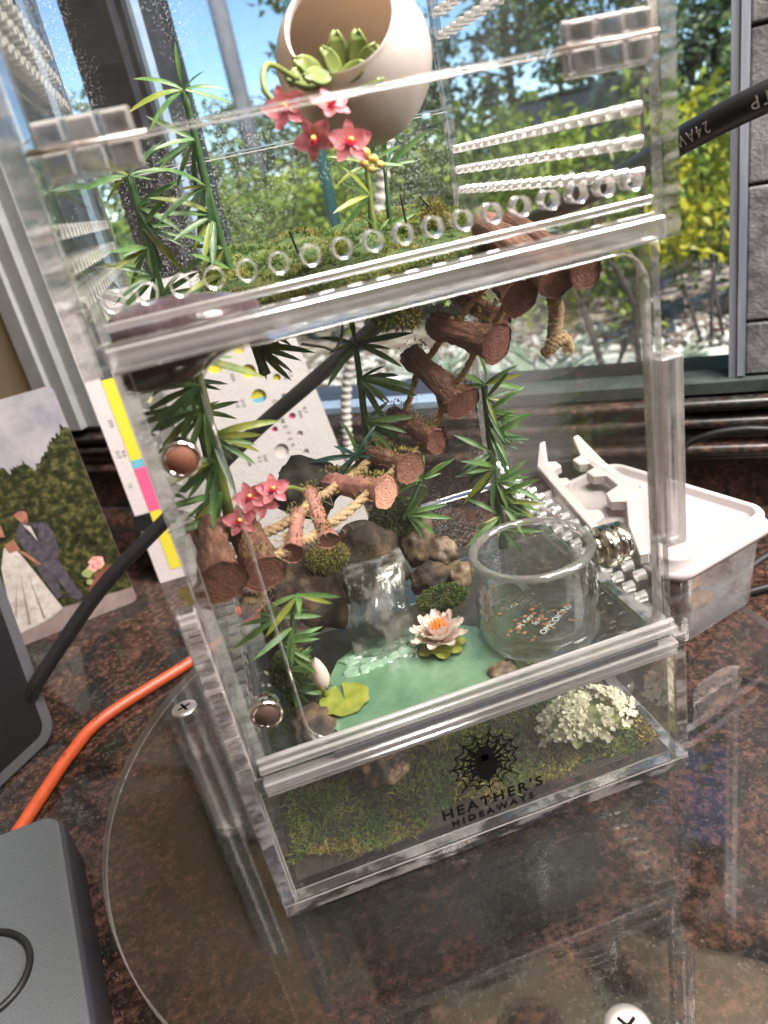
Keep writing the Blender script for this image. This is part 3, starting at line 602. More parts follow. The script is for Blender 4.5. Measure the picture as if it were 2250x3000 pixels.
def bamboo(name, label, pts, r, nodes, mat='stem', leafmix=(('leaf', .55), ('leafdk', .32), ('leaf2', .13)), per=6, size=1.0, seed=1, group=None, face=(-.1, -1, .25), topfan=True, droop=-.25):
    rnd = random.Random(seed); P_ = catmull(pts, 8)
    t = thing(name, label, 'plant', pts[0], group)
    L = len(P_); radii = [r * (1 - .35 * i / (L - 1)) * (1.18 if i % 8 == 0 else 1) for i in range(L)]
    part('stem', MB().tube(P_, radii, 9), mat, t)
    base = Vector(pts[0]); f = Vector(face).normalized()
    for j in range(nodes):
        u = 1 - .86 * j / max(1, nodes - 1) if topfan else .95 - .85 * j / max(1, nodes - 1)
        p = P_[min(L - 1, int(u * (L - 1)))]
        k = per + rnd.choice((0, 1, 1, 2)); side = rnd.choice((-1, 1))
        for i in range(k):
            if j == 0 and topfan: ang = rad(-10 + 200 * i / max(1, k - 1))
            else: ang = rad(90 - side * (35 + 130 * i / max(1, k - 1)) + rnd.uniform(-12, 12))
            x = Vector((math.cos(ang), rnd.uniform(-.75, .2), math.sin(ang) * .75 + droop)).normalized()
            z = (f + Vector((0, 0, .5)) + Vector((rnd.uniform(-.4, .4), 0, rnd.uniform(-.3, .3)))); z = (z - x * z.dot(x)).normalized(); y = z.cross(x)
            c = rnd.random(); acc = 0; mm = leafmix[-1][0]
            for m_, w_ in leafmix:
                acc += w_
                if c < acc: mm = m_; break
            s_ = size * rnd.choice((rnd.uniform(.45, .7), rnd.uniform(.75, 1.1), rnd.uniform(.75, 1.1)))
            m4 = (Matrix((x, y, z)).transposed() * s_).to_4x4(); m4.translation = (p + f * r * .7 + x * .4 - base) * K
            link('leaf', rnd.choice(LEAF[mm]), t, mat=m4)
    return t
PG = 'artificial bamboo stems in the terrarium'
bamboo('bamboo_plant', 'bamboo stem at the back left, standing in front of the dark mullion', [(15, 128, 120), (16, 126, 170), (17, 125, 200), (18.5, 125, 228)], 2.1, 10, size=1.15, seed=3, group=PG)
bamboo('bamboo_plant', 'tallest bamboo stem left of the hanging pot, topped by a leaf fan', [(46, 116, 150), (44, 115, 180), (43, 115, 210), (44.5, 115, 249)], 2.0, 9, size=1.25, seed=8, group=PG, leafmix=(('leaf', .5), ('leafdk', .3), ('leaf2', .2)))
bamboo('bamboo_plant', 'front left bamboo stem under the dark ledge with shiny drooping leaves', [(19, 42, 118), (20.5, 41, 140), (22.5, 40, 160), (23.5, 40, 176)], 2.0, 7, mat='stem2', size=1.2, seed=5, group=PG, leafmix=(('leaf', .55), ('leafdk', .3), ('leaf2', .15)), per=7, droop=-.4)
bamboo('bamboo_plant', 'middle bamboo stem hanging below the moss shelf, dark green', [(76.5, 96, 100), (77, 95, 122), (78.8, 95, 142), (80, 95, 157)], 1.7, 4, size=1.35, seed=9, group=PG, per=7, leafmix=(('leaf', .6), ('leafdk', .4)), droop=-.45)
bamboo('bamboo_plant', 'right bamboo stem standing behind the glass dish', [(123, 86, 59.8), (123, 85, 85), (123.4, 85, 110), (124, 85, 132)], 1.9, 12, size=1.1, seed=12, group=PG, per=5, leafmix=(('leaf', .6), ('leafdk', .3), ('leaf2', .1)), droop=-.1)
bamboo('bamboo_plant', 'short bright bamboo sprig on the moss right below the pot', [(98, 110, 186), (99, 110, 198), (100, 110, 209), (100.5, 110, 215)], 1.3, 3, mat='stem2', size=1.05, seed=15, group=PG, per=5, leafmix=(('leaf', .5), ('leaf2', .5)), droop=.05)
bamboo('bamboo_plant', 'short bluish sprig on the moss beside the bright one', [(106, 116, 186), (107, 115, 198), (108.5, 115, 213)], 1.1, 2, size=1.2, seed=16, group=PG, per=6, leafmix=(('leaf3', .4), ('leaf', .6)), droop=.25)
bamboo('fern_sprig', 'small fern sprig with spread leaves beside the bud at lower left', [(22, 31, 60), (23, 30, 78), (25, 29, 94)], 1.2, 4, size=.95, seed=21, per=6, leafmix=(('leaf', 1.0),), droop=-.1)
bamboo('fern_sprig', 'dark blue green fern sprig behind the log steps', [(60, 88, 108), (64, 88, 114), (70, 88, 117)], .9, 2, size=1.0, seed=23, per=6, leafmix=(('leaf3', .8), ('leaf', .2)), droop=.0)
bamboo('fern_sprig', 'light green fern sprig beside the pale log end', [(80, 74, 92), (86, 74, 100), (90, 74, 106)], .9, 2, size=1.0, seed=27, per=6, leafmix=(('leaf', .9), ('leaf2', .1)), droop=.1)
bamboo('fern_sprig', 'small fern sprig sprouting under the two front left logs', [(28, 24, 90), (30, 24, 97), (33, 23, 103)], .8, 2, size=.95, seed=29, per=5, leafmix=(('leaf', .7), ('leaf2', .3)), droop=-.5)

# ------------------------------------------------------------------ log staircase lashed with jute
def roundlog(name, a, b, r, mat, endmat, parent, seed, moss=0, knob=False):
    """log from face a (towards viewer) to b; local Z runs from a to b, origin at the face"""
    rnd = random.Random(seed); a = Vector(a); b = Vector(b); L = (b - a).length; n = 30; rings = 14
    mb = MB(); vs = []; ph = [rnd.uniform(0, 6.28) for _ in range(4)]
    def rr(k, t):
        th = 2 * math.pi * k / n
        return r * .87 * (1 + .07 * math.sin(2 * th + ph[0]) + .03 * math.sin(5 * th + ph[1] + t) + .018 * math.sin(11 * th + ph[2] + 2 * t)) * (.80 + .25 * max(0, 1 - t / .2) ** 1.5 - .08 * t + .05 * math.sin(5 * t + ph[3]) + .05 * math.sin(13 * t + ph[0]))
    for i in range(rings + 1):
        t = i / rings
        for k in range(n):
            q = rr(k, t) * (1 + (.05 if i > 1 else .015) * math.sin(17 * 2 * math.pi * k / n + ph[2] + 3 * t)) + (rnd.uniform(-.5, .4) if i > 1 else rnd.uniform(-.2, .2)); th = 2 * math.pi * k / n
            vs.append((q * math.cos(th), q * math.sin(th), L * t + (rnd.uniform(-.5, .25) if i == 0 else 0)))
    fs = [(i * n + k, i * n + (k + 1) % n, (i + 1) * n + (k + 1) % n, (i + 1) * n + k) for i in range(rings) for k in range(n)]
    fs.append(tuple(rings * n + k for k in range(n))); mb.add(vs, fs)
    if knob: mb.tube([(0, -r * .7, L * .35), (-.5, -r * 1.6, L * .3)], [r * .42, r * .33], 10)
    m4 = zframe(a - wloc(parent), b - a)
    lg = link('log', mb.mesh('log', mat), parent, mat=m4)
    e = MB(); ev = [(0, 0, .7)]
    for f_ in (.35, .7, .98):
        for k in range(n):
            th = 2 * math.pi * k / n; q = rr(k, 0) * f_; ev.append((q * math.cos(th), q * math.sin(th), .5 - (.2 if f_ > .9 else rnd.uniform(-.2, .2))))
    ef = [(0, 1 + (k + 1) % n, 1 + k) for k in range(n)] + [(1 + j * n + k, 1 + j * n + (k + 1) % n, 1 + (j + 1) * n + (k + 1) % n, 1 + (j + 1) * n + k) for j in range(2) for k in range(n)]
    e.add(ev, ef); link('cut_end', e.mesh('cut_end', endmat), lg)
    if moss:
        q = MB(); inv = m4.to_3x3().inverted(); up = (inv @ Vector((0, 0, 1))).normalized(); th0 = math.atan2(up.y, up.x)
        for _ in range(moss):
            th = th0 + rnd.gauss(0, .45); z = L * rnd.choice((rnd.gauss(.12, .07), rnd.gauss(.85, .1), rnd.uniform(.05, .6))); z = min(max(z, .2), L)
            p = (r * 1.0 * math.cos(th), r * 1.0 * math.sin(th), z)
            strand(q, p, Vector((math.cos(th), math.sin(th), rnd.uniform(-.6, .6))), rnd.uniform(.6, 1.9), .5, 0, .9, rnd)
        link('moss_patch', q.mesh('moss_patch', 'drymoss', False, recalc=False), lg, kind='stuff')
    return lg
ST = thing('log_staircase', 'curved staircase of brown logs lashed together with jute', 'staircase', (80, 60, 110))
logs = [((13.0, 14, 118.5), (12.5, 40, 126), 8.0, 'bark', 'end', 0), ((25, 16, 116.3), (23.5, 39, 122), 6.9, 'bark', 'end', 150),
        ((34.7, 25, 115.8), (40.6, 46, 119.5), 3.9, 'pinkbark', 'end', 60), ((46.8, 35, 111.6), (46.5, 58, 120.5), 3.9, 'pinkbark', 'end', 170),
        ((72.2, 55, 113.4), (56, 80, 112.5), 6.2, 'pinkbark', 'endlight', 190), ((85.2, 68, 114), (75, 93, 115), 6.2, 'bark', 'end', 190),
        ((99.0, 75, 118.4), (90.4, 103, 124.5), 5.9, 'bark', 'end', 170), ((110.7, 72, 131), (102.0, 103, 146), 6.8, 'bark', 'end', 150),
        ((121.5, 60, 152.5), (110.5, 92, 157.5), 7.2, 'bark', 'end', 170), ((127.5, 70, 157.5), (121.0, 102, 168), 5.6, 'bark', 'end', 130),
        ((127.2, 50, 167.4), (130, 80, 175.5), 6.3, 'bark', 'end', 50), ((133.6, 35, 173.4), (129, 78, 190), 6.9, 'bark', 'end', 0), ((141.3, 32, 173.8), (137.5, 74, 189), 5.9, 'bark', 'end', 0)]
for i, (a, b, r, m, e, ms) in enumerate(logs): roundlog('log', a, b, r, m, e, ST, 40 + i, ms, i == 7)
def rope(parent, pts, r=1.25, seed=0, name='rope', fray=40):
    rnd = random.Random(seed); P_ = catmull(pts, 10); mb = MB(); L = len(P_)
    for s_ in range(3):
        q = []
        for i, p in enumerate(P_):
            t = (P_[min(i + 1, L - 1)] - P_[max(i - 1, 0)]).normalized(); u = t.cross(Vector((.3, .8, .5))).normalized(); v = t.cross(u)
            a = i * .75 + s_ * 2.094; q.append(p + (u * math.cos(a) + v * math.sin(a)) * r * .5)
        mb.tube(q, r * .58, 6)
    for _ in range(fray):
        p = rnd.choice(P_); d = Vector((rnd.uniform(-1, 1), rnd.uniform(-1, 1), rnd.uniform(-.8, 1))).normalized(); q = p + d * rnd.uniform(1.5, 5.5); q2 = q + Vector((rnd.uniform(-3, 3), rnd.uniform(-2, 2), rnd.uniform(-3, 1)))
        mb.tube(catmull([p, q, q2], 3), .09, 3, 0, False)
    return part(name, mb, 'rope', parent)
fr = [Vector(l[0]) for l in logs]; bk = [Vector(l[1]) for l in logs]
def mid(i, f, dz=0): return fr[i].lerp(bk[i], f) + Vector((0, 0, dz))
for (i, j) in ((1, 2), (2, 3), (3, 4), (4, 5), (5, 6), (6, 7), (7, 8), (8, 10), (10, 11)):
    for f in ((.2, .8) if i < 5 else (.28, .85)):
        a, b = mid(i, f, .5 if i < 5 else -2), mid(j, f, .5 if i < 5 else -2)
        rope(ST, [a, a.lerp(b, .5) + Vector((random.uniform(-1, 1), 0, -1.2)), b], 1.7 if i < 5 else 1.3, i * 9 + int(f * 9), fray=26)
rope(ST, [(134, 40, 168), (136.5, 44, 162), (135.8, 45, 156), (134.2, 44, 151)], 2.4, 77, 'rope_knot', 70)
rope(ST, [(131, 44, 149.5), (134, 43, 152), (138.5, 44, 152.5), (140, 45, 148.5)], 2.0, 78, 'rope_knot', 60)
rope(ST, [(17, 20, 109), (20, 22, 106), (23, 22, 108)], 1.6, 79, 'rope_knot', 60)

# ------------------------------------------------------------------ moss shelf
MS = thing('moss_shelf', 'mossy shelf across the middle of the terrarium under the pot', 'shelf', (85, 105, 180))
def shelf_pt(u, v): # u 0..1 left-right, v 0..1 front-back
    x = 30 + 112 * u; y0 = 76 + 10 * math.cos(u * 6) + 6 * math.sin(u * 11 + 1); y = y0 + (142 - y0) * v; return x, y
mb = MB(); nu, nv = 36, 14; top = []; bot = []
for i in range(nu + 1):
    for j in range(nv + 1):
        x, y = shelf_pt(i / nu, j / nv); nz = mnoise.fractal(Vector((x, y, 0)) * .06, 1, 2, 4)
        e = min(1, min(i, nu - i) / 3, j / 2.2) ** .6
        top.append((x, y, 181 + 4.5 * e + 3.2 * nz + 11 * (j / nv) ** .8 * e)); bot.append((x, y, 181 - 7.5 * e - 4 * abs(nz) - 5 * math.exp(-((i / nu - .53) / .09) ** 2) * (1 - j / nv)))
q = lambda b, i, j: b + i * (nv + 1) + j; B0 = len(top)
fs = [(q(0, i, j), q(0, i + 1, j), q(0, i + 1, j + 1), q(0, i, j + 1)) for i in range(nu) for j in range(nv)] + [(q(B0, i, j), q(B0, i, j + 1), q(B0, i + 1, j + 1), q(B0, i + 1, j)) for i in range(nu) for j in range(nv)]
fs += [(q(0, i, 0), q(B0, i, 0), q(B0, i + 1, 0), q(0, i + 1, 0)) for i in range(nu)] + [(q(0, 0, j), q(0, 0, j + 1), q(B0, 0, j + 1), q(B0, 0, j)) for j in range(nv)] + [(q(0, nu, j), q(B0, nu, j), q(B0, nu, j + 1), q(0, nu, j + 1)) for j in range(nv)]
mb.add(top + bot, fs); cs_ = part('cork_slab', mb, ['blackrock', 'mossdk'], MS)
for p in cs_.data.polygons: p.material_index = 1 if p.normal.z > .3 else 0
fz = MB(); rnd = random.Random(5)
def clump_noise(p, f=.09): return mnoise.noise(Vector(p) * f)
for _ in range(26000):
    i, j = rnd.random(), rnd.random() ** 1.1; x, y = shelf_pt(i, j)
    k = int(i * nu) * (nv + 1) + int(j * nv); z = top[k][2] - .8
    hgt = 1.8 + 2.6 * max(0, clump_noise((x, y, 0), .12) + .2); mi = 0 if clump_noise((x, y, 9), .07) < .22 else 1
    strand(fz, (x, y, z), (rnd.uniform(-.9, .9), rnd.uniform(-1.1, .5), rnd.uniform(.1, 1)), hgt * rnd.uniform(.7, 1.6), rnd.uniform(.35, .6), mi, .8, rnd)
for _ in range(2600):  # the front edge and a hanging tuft
    i = rnd.random(); x, y = shelf_pt(i, 0); strand(fz, (x, y, 181 + rnd.uniform(-4, 4)), (rnd.uniform(-.6, .6), -1, rnd.uniform(-.8, .4)), rnd.uniform(1.2, 3), .5, 1 if rnd.random() < .3 else 0, .8, rnd)
for (cx, cy, cz, rx, rz, nn, mi) in ((97, 82, 165, 6, 4.5, 900, 1), (90, 80, 167, 4.5, 5, 600, 0), (118, 95, 193, 4.5, 7, 900, 1), (126, 92, 188, 4, 4, 500, 0), (84, 100, 190, 7, 4, 800, 0), (112, 98, 190, 6, 4, 600, 0)):
    for _ in range(nn):
        d = Vector((rnd.gauss(0, 1), rnd.gauss(0, 1), rnd.gauss(0, 1))).normalized(); k = rnd.uniform(.5, 1)
        strand(fz, (cx + d.x * rx * k, cy + d.y * rx * k, cz + d.z * rz * k), d, rnd.uniform(1, 2.6), .5, mi, .9, rnd)
part('moss', fz, ['moss', 'drymoss'], MS, False, kind='stuff')
tw = MB()
for k in range(3):
    x = rnd.uniform(45, 120); y = rnd.uniform(84, 110); tw.tube(catmull([(x, y, 186), (x + rnd.uniform(-3, 3), y, 193), (x + rnd.uniform(-6, 6), y - 2, 200 + rnd.uniform(0, 5))], 4), .45, 5)
tw.tube(catmull([(74, 78, 173), (73, 77, 166), (69, 76, 161), (65, 75, 163), (58, 74, 166)], 5), .5, 5)
part('root_twig', tw, 'blackrock', MS)

# ------------------------------------------------------------------ hanging printed pot, succulent and orchid
pc = Vector((90.5, 62, 241.5)); PT = thing('hanging_pot', 'round cream printed pot with a wide slanted opening', 'pot', pc)
od = Vector((-.34, -.78, .52)).normalized(); R0 = 22.2; a0 = rad(43)
prof = [(R0 * math.sin(a), R0 * math.cos(a)) for a in [a0 + (math.pi - a0 - .001) * i / 40 for i in range(41)]]
inn = [((R0 - 1.9) * math.sin(a), (R0 - 1.9) * math.cos(a)) for a in [a0 + .02 + (math.pi - a0 - .021) * i / 36 for i in range(37)]]
rim = [(R0 * math.sin(a0) - .3, R0 * math.cos(a0) + .8), ((R0 - 1.9) * math.sin(a0) + .3, (R0 - 1.9) * math.cos(a0) + 1.1)]
rot = od.to_track_quat('Z', 'Y').to_matrix()
part('pot_shell', MB().lathe(prof[::-1] + rim + inn, pc, 72, mat=rot), 'pot', PT)
part('pot_hanger', MB().tube([pc + Vector((2, 4, R0 - .5)), pc + Vector((2, 4, 48.6))], 1.2, 10), 'glass', PT)
fz = MB(); fz.blob(pc + Vector((-1.5, -6, -10)), (15, 11, 5.0), 3, .3, 2, 3)
o_ = part('pot_soil', fz, 'soil', PT)
fz = MB()
for _ in range(2600):
    c = rnd.random(); x = rnd.gauss(-1.5, 7) if c < .7 else rnd.gauss(11, 3); y = rnd.gauss(-8, 5)
    p = pc + Vector((x, y, -6.5 + rnd.uniform(-1.5, 2) + (3 if c >= .7 else 0)))
    if (p - pc).length > R0 - 2.5: continue
    strand(fz, p, (rnd.uniform(-1, 1), rnd.uniform(-1, .4), rnd.uniform(0, 1)), rnd.uniform(1, 3.2), .45, 0 if rnd.random() < .6 else 1, .9, rnd)
part('pot_moss', fz, ['mossdk', 'drymoss'], PT, False, kind='stuff')
def petal_mesh(name, mat, ln=5, wd=4, cup=.25, tip=.8, n=5, m=7, end=.25):
    mb = MB(); vs = []
    for i in range(m + 1):
        t = i / m; hw = wd * .5 * (math.sin(math.pi * (t ** tip) * .93 + .12) ** .7 if t < 1 else end)
        for j in range(n + 1):
            s_ = -1 + 2 * j / n; vs.append((ln * t, hw * s_, cup * ln * (t * t * .9) + cup * wd * .5 * s_ * s_ - .1 * ln * (t > .85)))
    W_ = n + 1; fs = [(i * W_ + j, (i + 1) * W_ + j, (i + 1) * W_ + j + 1, i * W_ + j + 1) for i in range(m) for j in range(n)]
    mb.add(vs, fs); me = mb.mesh(name, mat, True, recalc=False); return me
def basis(x, z):
    x = Vector(x).normalized(); z = Vector(z); z = (z - x * z.dot(x)).normalized(); return Matrix((x, z.cross(x), z)).transposed()
SU = thing('succulent', 'yellow green succulent rosette in the mouth of the hanging pot', 'plant', pc + Vector((-10, -16, -4)))
sm = petal_mesh('leaf', 'succ', 9.5, 6.2, .12, .8, 6, 12, .04); bm_ = bmesh.new(); bm_.from_mesh(sm)
bmesh.ops.solidify(bm_, geom=bm_.faces, thickness=.0011); bm_.to_mesh(sm); bm_.free()
for (dx, dy, dz, ax, az, s_) in ((-4, 0, 0, -1, .15, 1.25), (-3, 1, 1.0, -.9, .55, 1.1), (1, -1, 0, -.45, .8, 1.0), (1.5, 1, 1, .1, 1.2, 1.15), (1, -2, -1, .55, .15, 1.0), (-2, -3, 0, -.7, .05, 1.0), (7, 1, 0, .12, 1.2, 1.2), (6, -2, -1, .5, .55, 1.05), (5, -3, -2, .8, -.1, .9)):
    b3 = basis((ax, -.25, az), (.1, -1, .45)) * s_ * .8; m4 = b3.to_4x4(); m4.translation = Vector((dx, dy, dz)) * K; link('leaf', sm, SU, mat=m4)
PET = petal_mesh('petal', 'pink', 5.1, 4.7, .2, .6, end=.12); PETn = petal_mesh('petal', 'pink', 4.7, 3.2, .16, .7, end=.1); LIP = petal_mesh('lip', 'hotpink', 3.4, 3.2, .5, .7)
COLM = MB().blob((0, 0, 0), (.75, .75, 1.3), 2, .15, 1, 2).mesh('column', 'yel')
def orchid(parent, c, nrm, roll, s_=1.0):
    base = wloc(parent); nz = Vector(nrm).normalized(); up = Vector((0, 0, 1)); up = (up - nz * up.dot(nz)).normalized(); sd = up.cross(nz)
    ctr = MB().blob((0, 0, 0), (1.1 * s_, 1.1 * s_, .9 * s_), 1, .1, 1, 2).mesh('flower', 'hotpink')
    m4 = Matrix.Translation((Vector(c) - base) * K); fl = link('flower', ctr, parent, mat=m4)
    for k, (ang, me) in enumerate(((90, PETn), (18, PET), (162, PET), (-48, PETn), (-132, PETn))):
        a = rad(ang + roll); x = up * math.sin(a) + sd * math.cos(a); b3 = basis(x + nz * .12, nz) * s_; q = b3.to_4x4(); q.translation = (x * .6) * K; link('petal', me, fl, mat=q)
    for ang in (-90, -60, -120):
        a = rad(ang + roll); x = up * math.sin(a) + sd * math.cos(a); q = (basis(x * .6 + nz * .8, nz - x * .5) * s_ * (1 if ang == -90 else .7)).to_4x4(); link('lip', LIP, fl, mat=q)
    q = (basis(sd, nz) * s_).to_4x4(); q.translation = (nz * 1.7 + up * .4) * s_ * K; link('column', COLM, fl, mat=q)
OR = thing('orchid_spray', 'pink orchid spray hanging down over the pot front', 'flower', (63, 30, 238))
part('stem', MB().tube(catmull([(70, 44, 238), (62, 36, 241.5), (59, 31, 236), (62, 31, 231), (68, 31, 226), (76, 30, 220), (85, 29, 213.5)], 7), .75, 8), 'succ', OR)
for c, nr, ro, s_ in (((62.5, 28, 230.6), (-.25, -1, .1), 8, 1.0), ((73.6, 27, 229.2), (.25, -.8, .75), 0, .98), ((68.0, 26.5, 222.8), (-.45, -.9, -.1), 20, .98), ((76.0, 26, 220.4), (.1, -1, .1), -8, 1.05)): orchid(OR, c, nr, ro, s_)
bd = MB()
for (x, z, r_) in ((80, 217.6, 1.3), (82, 215.8, 1.1), (83.6, 214.2, .9), (81, 213.6, .9), (79.4, 215.2, 1.0)): bd.blob((x, 28, z), (r_ * 1.3, r_, r_), 1, .1, 1, 2)
part('bud', bd, 'yel', OR)
O2 = thing('orchid_spray', 'small pink orchid cluster above the front left logs', 'flower', (28, 50, 124))
part('stem', MB().tube(catmull([(26, 42, 122), (28, 37, 128), (34, 36, 132.5), (40, 40, 130.5), (44, 46, 126)], 6), .7, 8), 'succ', O2)
for c, nr, ro in (((27.4, 33, 133.6), (-.1, -1, .45), 10), ((34.4, 33, 134.0), (.15, -1, .45), -10), ((22.8, 32, 127.6), (-.2, -1, .4), 0), ((30.5, 35, 130.0), (0, -1, .45), 20)): orchid(O2, c, nr, ro, .95)

# ------------------------------------------------------------------ dark feeding ledge, rocks, pond, lilies, dish
lb = MB(); bm_ = bmesh.new(); bmesh.ops.create_icosphere(bm_, subdivisions=4, radius=1)
vs = []
for v in bm_.verts:
    x, y, z = v.co; e = abs(z) ** .65 * (1 if z > 0 else -1); k = 1 + .03 * mnoise.noise(v.co * 2.0)
    vs.append((21.5 + 20 * x * k + (3 * max(0, x) ** 2), 26 + 17 * y * k - 3 * x, 184.2 + (10.8 if z > 0 else 10.5 - 5.5 * max(0, x)) * e * (1 - .2 * x) + 1.5 * x))
lb.add([(max(5.9, a), b, c) for a, b, c in vs], [tuple(v.index for v in f.verts) for f in bm_.faces]); bm_.free()
solo('feeding_ledge', lb, 'plum', 'glossy dark plum resin ledge on the left wall behind the front bar', 'ledge', (21, 26, 183))
def rock(c, r, seed, mat, label, amp=.3, cat='rock', group=None): return solo('rock', MB().blob(c, r, seed, amp, 1.5, 4), mat, label, cat, c, group=group)
rock((85.5, 84, 77), (8, 7, 12), 3, 'rock', 'tallest tan veined stone right of the waterfall')
rock((93.5, 79, 69.5), (7, 6, 7), 5, 'rock', 'rounded tan stone between the tallest stone and the dish')
rock((97.5, 72, 62.0), (6, 5, 6), 7, 'rock', 'small brown stone at the dish side of the stone pile', .25)
rock((86, 73, 64), (8, 6, 6.5), 8, 'cork', 'dark brown stone at the foot of the stone pile')
rock((49, 93, 108), (13, 11, 12), 11, 'blackrock', 'black cork lump behind the log steps')
rock((38, 70, 76), (14, 12, 18), 13, 'cork', 'dark brown cork bark left of the waterfall')
rock((62, 78, 76), (16, 9, 18), 14, 'cork', 'dark cork backing right behind the waterfall')
rock((26, 62, 68), (9, 10, 12), 15, 'cork', 'low brown cork piece at the left rear of the pond')
rock((27, 14, 61), (7, 10, 2.4), 17, 'cork', 'flat brown mottled bark piece under the flower bud', .3, 'bark')
rock((88.5, 8, 61.5), (4.5, 4, 3.0), 19, 'rock', 'small amber pebble between pond edge and dish', .2)
def moss_mound(c, r, n, mat, label, seed):
    n = int(n * 1.7)
    rn = random.Random(seed); t = thing('moss_clump', label, 'moss', c)
    part('moss_base', MB().blob(c, (r[0] * .85, r[1] * .85, r[2] * .8), seed, .25, 1.5, 3), 'soil', t)
    f_ = MB()
    for _ in range(n):
        d = Vector((rn.gauss(0, 1), rn.gauss(-.2, 1), rn.gauss(.25, 1))).normalized()
        strand(f_, Vector(c) + Vector((d.x * r[0] * .85, d.y * r[1] * .85, d.z * r[2] * .8)), d + Vector((rn.uniform(-.6, .6),) * 3), rn.uniform(.8, 2.2), .5, 1 if rn.random() < .18 else 0, 1.6, rn)
    part('moss', f_, mat, t, False, kind='stuff')
moss_mound((79, 82, 90), (12, 8, 9), 2600, ['mossdk', 'moss'], 'dark green moss cushion on top of the waterfall right side', 4)
moss_mound((47, 64, 91), (9, 6, 6), 1500, ['drymoss', 'mossdk'], 'dry yellowish moss cushion at the waterfall top left', 5)
moss_mound((24, 36, 68), (8, 8, 9), 1600, ['mossdk', 'moss'], 'green moss cushion behind the lower magnet', 6)
moss_mound((86, 60, 62), (11, 7, 4), 1500, ['mossdk', 'moss'], 'low green moss cushion at the foot of the stones', 7)
PO = thing('waterfall_pond', 'milky green resin pond with a clear resin waterfall', 'pond', (60, 28, 59.4))
ring = [(34, 2.6), (50, 2.5), (70, 2.5), (86, 2.6), (91, 8), (92, 16), (94, 26), (90, 36), (80, 44), (66, 48), (50, 48), (40, 42), (35, 33), (32, 22), (31, 12)]
part('pond_surface', MB().prism(ring, lambda p: (p[0], p[1], 59.4), lambda p: (p[0], p[1], 61.6)), 'pond', PO, False)
mb = MB(); nu, nv = 14, 26; vs = []; 
for side in (0, 1):
    for j in range(nv + 1):
        t = j / nv
        for i in range(nu + 1):
            u = i / nu; wob = mnoise.fractal(Vector((u * 4, t * 2.2, side * 7)), 1, 2, 3) * 1.6
            x = 46.5 + 21.5 * u + 6.0 * t + 1.2 * math.sin(t * 9) * (u - .5); z = 61.4 + 25.5 * (1 - (1 - t) ** 1.6) * .98
            y = 41 + 17 * t ** 1.5 - 3.2 * math.sin(math.pi * u) + wob + (3.2 if side else 0) - (2.5 * (1 - t) ** 6)
            if t > .88: z -= 0; y += (t - .88) * 30
            vs.append((x, y, z))
W_ = nu + 1; S_ = W_ * (nv + 1); fs = []
for j in range(nv):
    for i in range(nu):
        a = j * W_ + i; fs += [(a, a + 1, a + W_ + 1, a + W_), (S_ + a, S_ + a + W_, S_ + a + W_ + 1, S_ + a + 1)]
    for i in (0, nu):
        a = j * W_ + i; fs.append((a, a + W_, S_ + a + W_, S_ + a))
for j in (0, nv):
    for i in range(nu): a = j * W_ + i; fs.append((a, a + 1, S_ + a + 1, S_ + a))
mb.add(vs, fs); part('waterfall', mb, 'resin', PO)
mb = MB()
for k in range(22):
    x = 45 + 25 * (k % 8) / 7 + rnd.uniform(-1.5, 1.5); y = 41 - (k // 8) * 3.5 + rnd.uniform(-1.5, 1.5); mb.blob((x, y, 61.3), (rnd.uniform(2.5, 5), rnd.uniform(2, 3.6), rnd.uniform(.5, 1.3) + (1.2 if k < 8 else 0)), k, .35, 2, 3)
part('splash_foam', mb, 'foam', PO)
LW = thing('water_lily', 'open pale pink water lily with orange centre on the pond', 'flower', (75.5, 31, 61.7))
lp = petal_mesh('petal', 'lily', 10.0, 5.8, .24, .62); lc = Vector((75.5, 31, 64.5))
for ring_, (n_, el, s_) in enumerate(((8, 16, 1.0), (8, 38, .98), (7, 57, .84))):
    for k in range(n_):
        a = 2 * math.pi * (k + .5 * ring_) / n_ + .2; x = Vector((math.cos(a) * math.cos(rad(el)), math.sin(a) * math.cos(rad(el)), math.sin(rad(el)))); z = Vector((-math.cos(a) * math.sin(rad(el)), -math.sin(a) * math.sin(rad(el)), math.cos(rad(el))))
        q = (basis(x, z) * s_).to_4x4(); q.translation = (lc - Vector((75.5, 31, 61.7)) + Vector((math.cos(a), math.sin(a), 0)) * 1.3 + Vector((0, 0, ring_ * .5))) * K; link('petal', lp, LW, mat=q)
mb = MB()
for k in range(26):
    a = k * 2.4; r_ = .45 * math.sqrt(k); p = lc + Vector((r_ * math.cos(a), r_ * math.sin(a), 1)); mb.tube([p, p + Vector((.35 * math.cos(a) * r_, .35 * math.sin(a) * r_, 7.4 - .5 * r_))], [.55, .2], 5)
part('stamen_cluster', mb, 'orange', LW)
lgreen = petal_mesh('leaf', 'pad', 9, 7.5, .08, .8)
for a in (-100, -60, -20, 15, 200):
    x = Vector((math.cos(rad(a)), math.sin(rad(a)), .08)); q = basis(x, (0, 0, 1)).to_4x4(); q.translation = Vector((0, 0, .8)) * K; link('leaf', lgreen, LW, mat=q)
pd = MB(); pv = [(38, 19.5, 62.4)]
for k in range(41):
    a = rad(100 + 345 * k / 40); r_ = 8.2 * (1 + .04 * math.sin(9 * a)); pv += [(38 + r_ * .5 * math.cos(a), 19.5 + r_ * .5 * math.sin(a), 62.3 + .1 * (k % 2)), (38 + r_ * math.cos(a), 19.5 + r_ * math.sin(a), 62.6 + .3 * math.sin(5 * a) + .2 * (k % 2))]
pf = []
for k in range(40): a = 1 + 2 * k; pf += [(0, a, a + 2), (a, a + 1, a + 3, a + 2)]
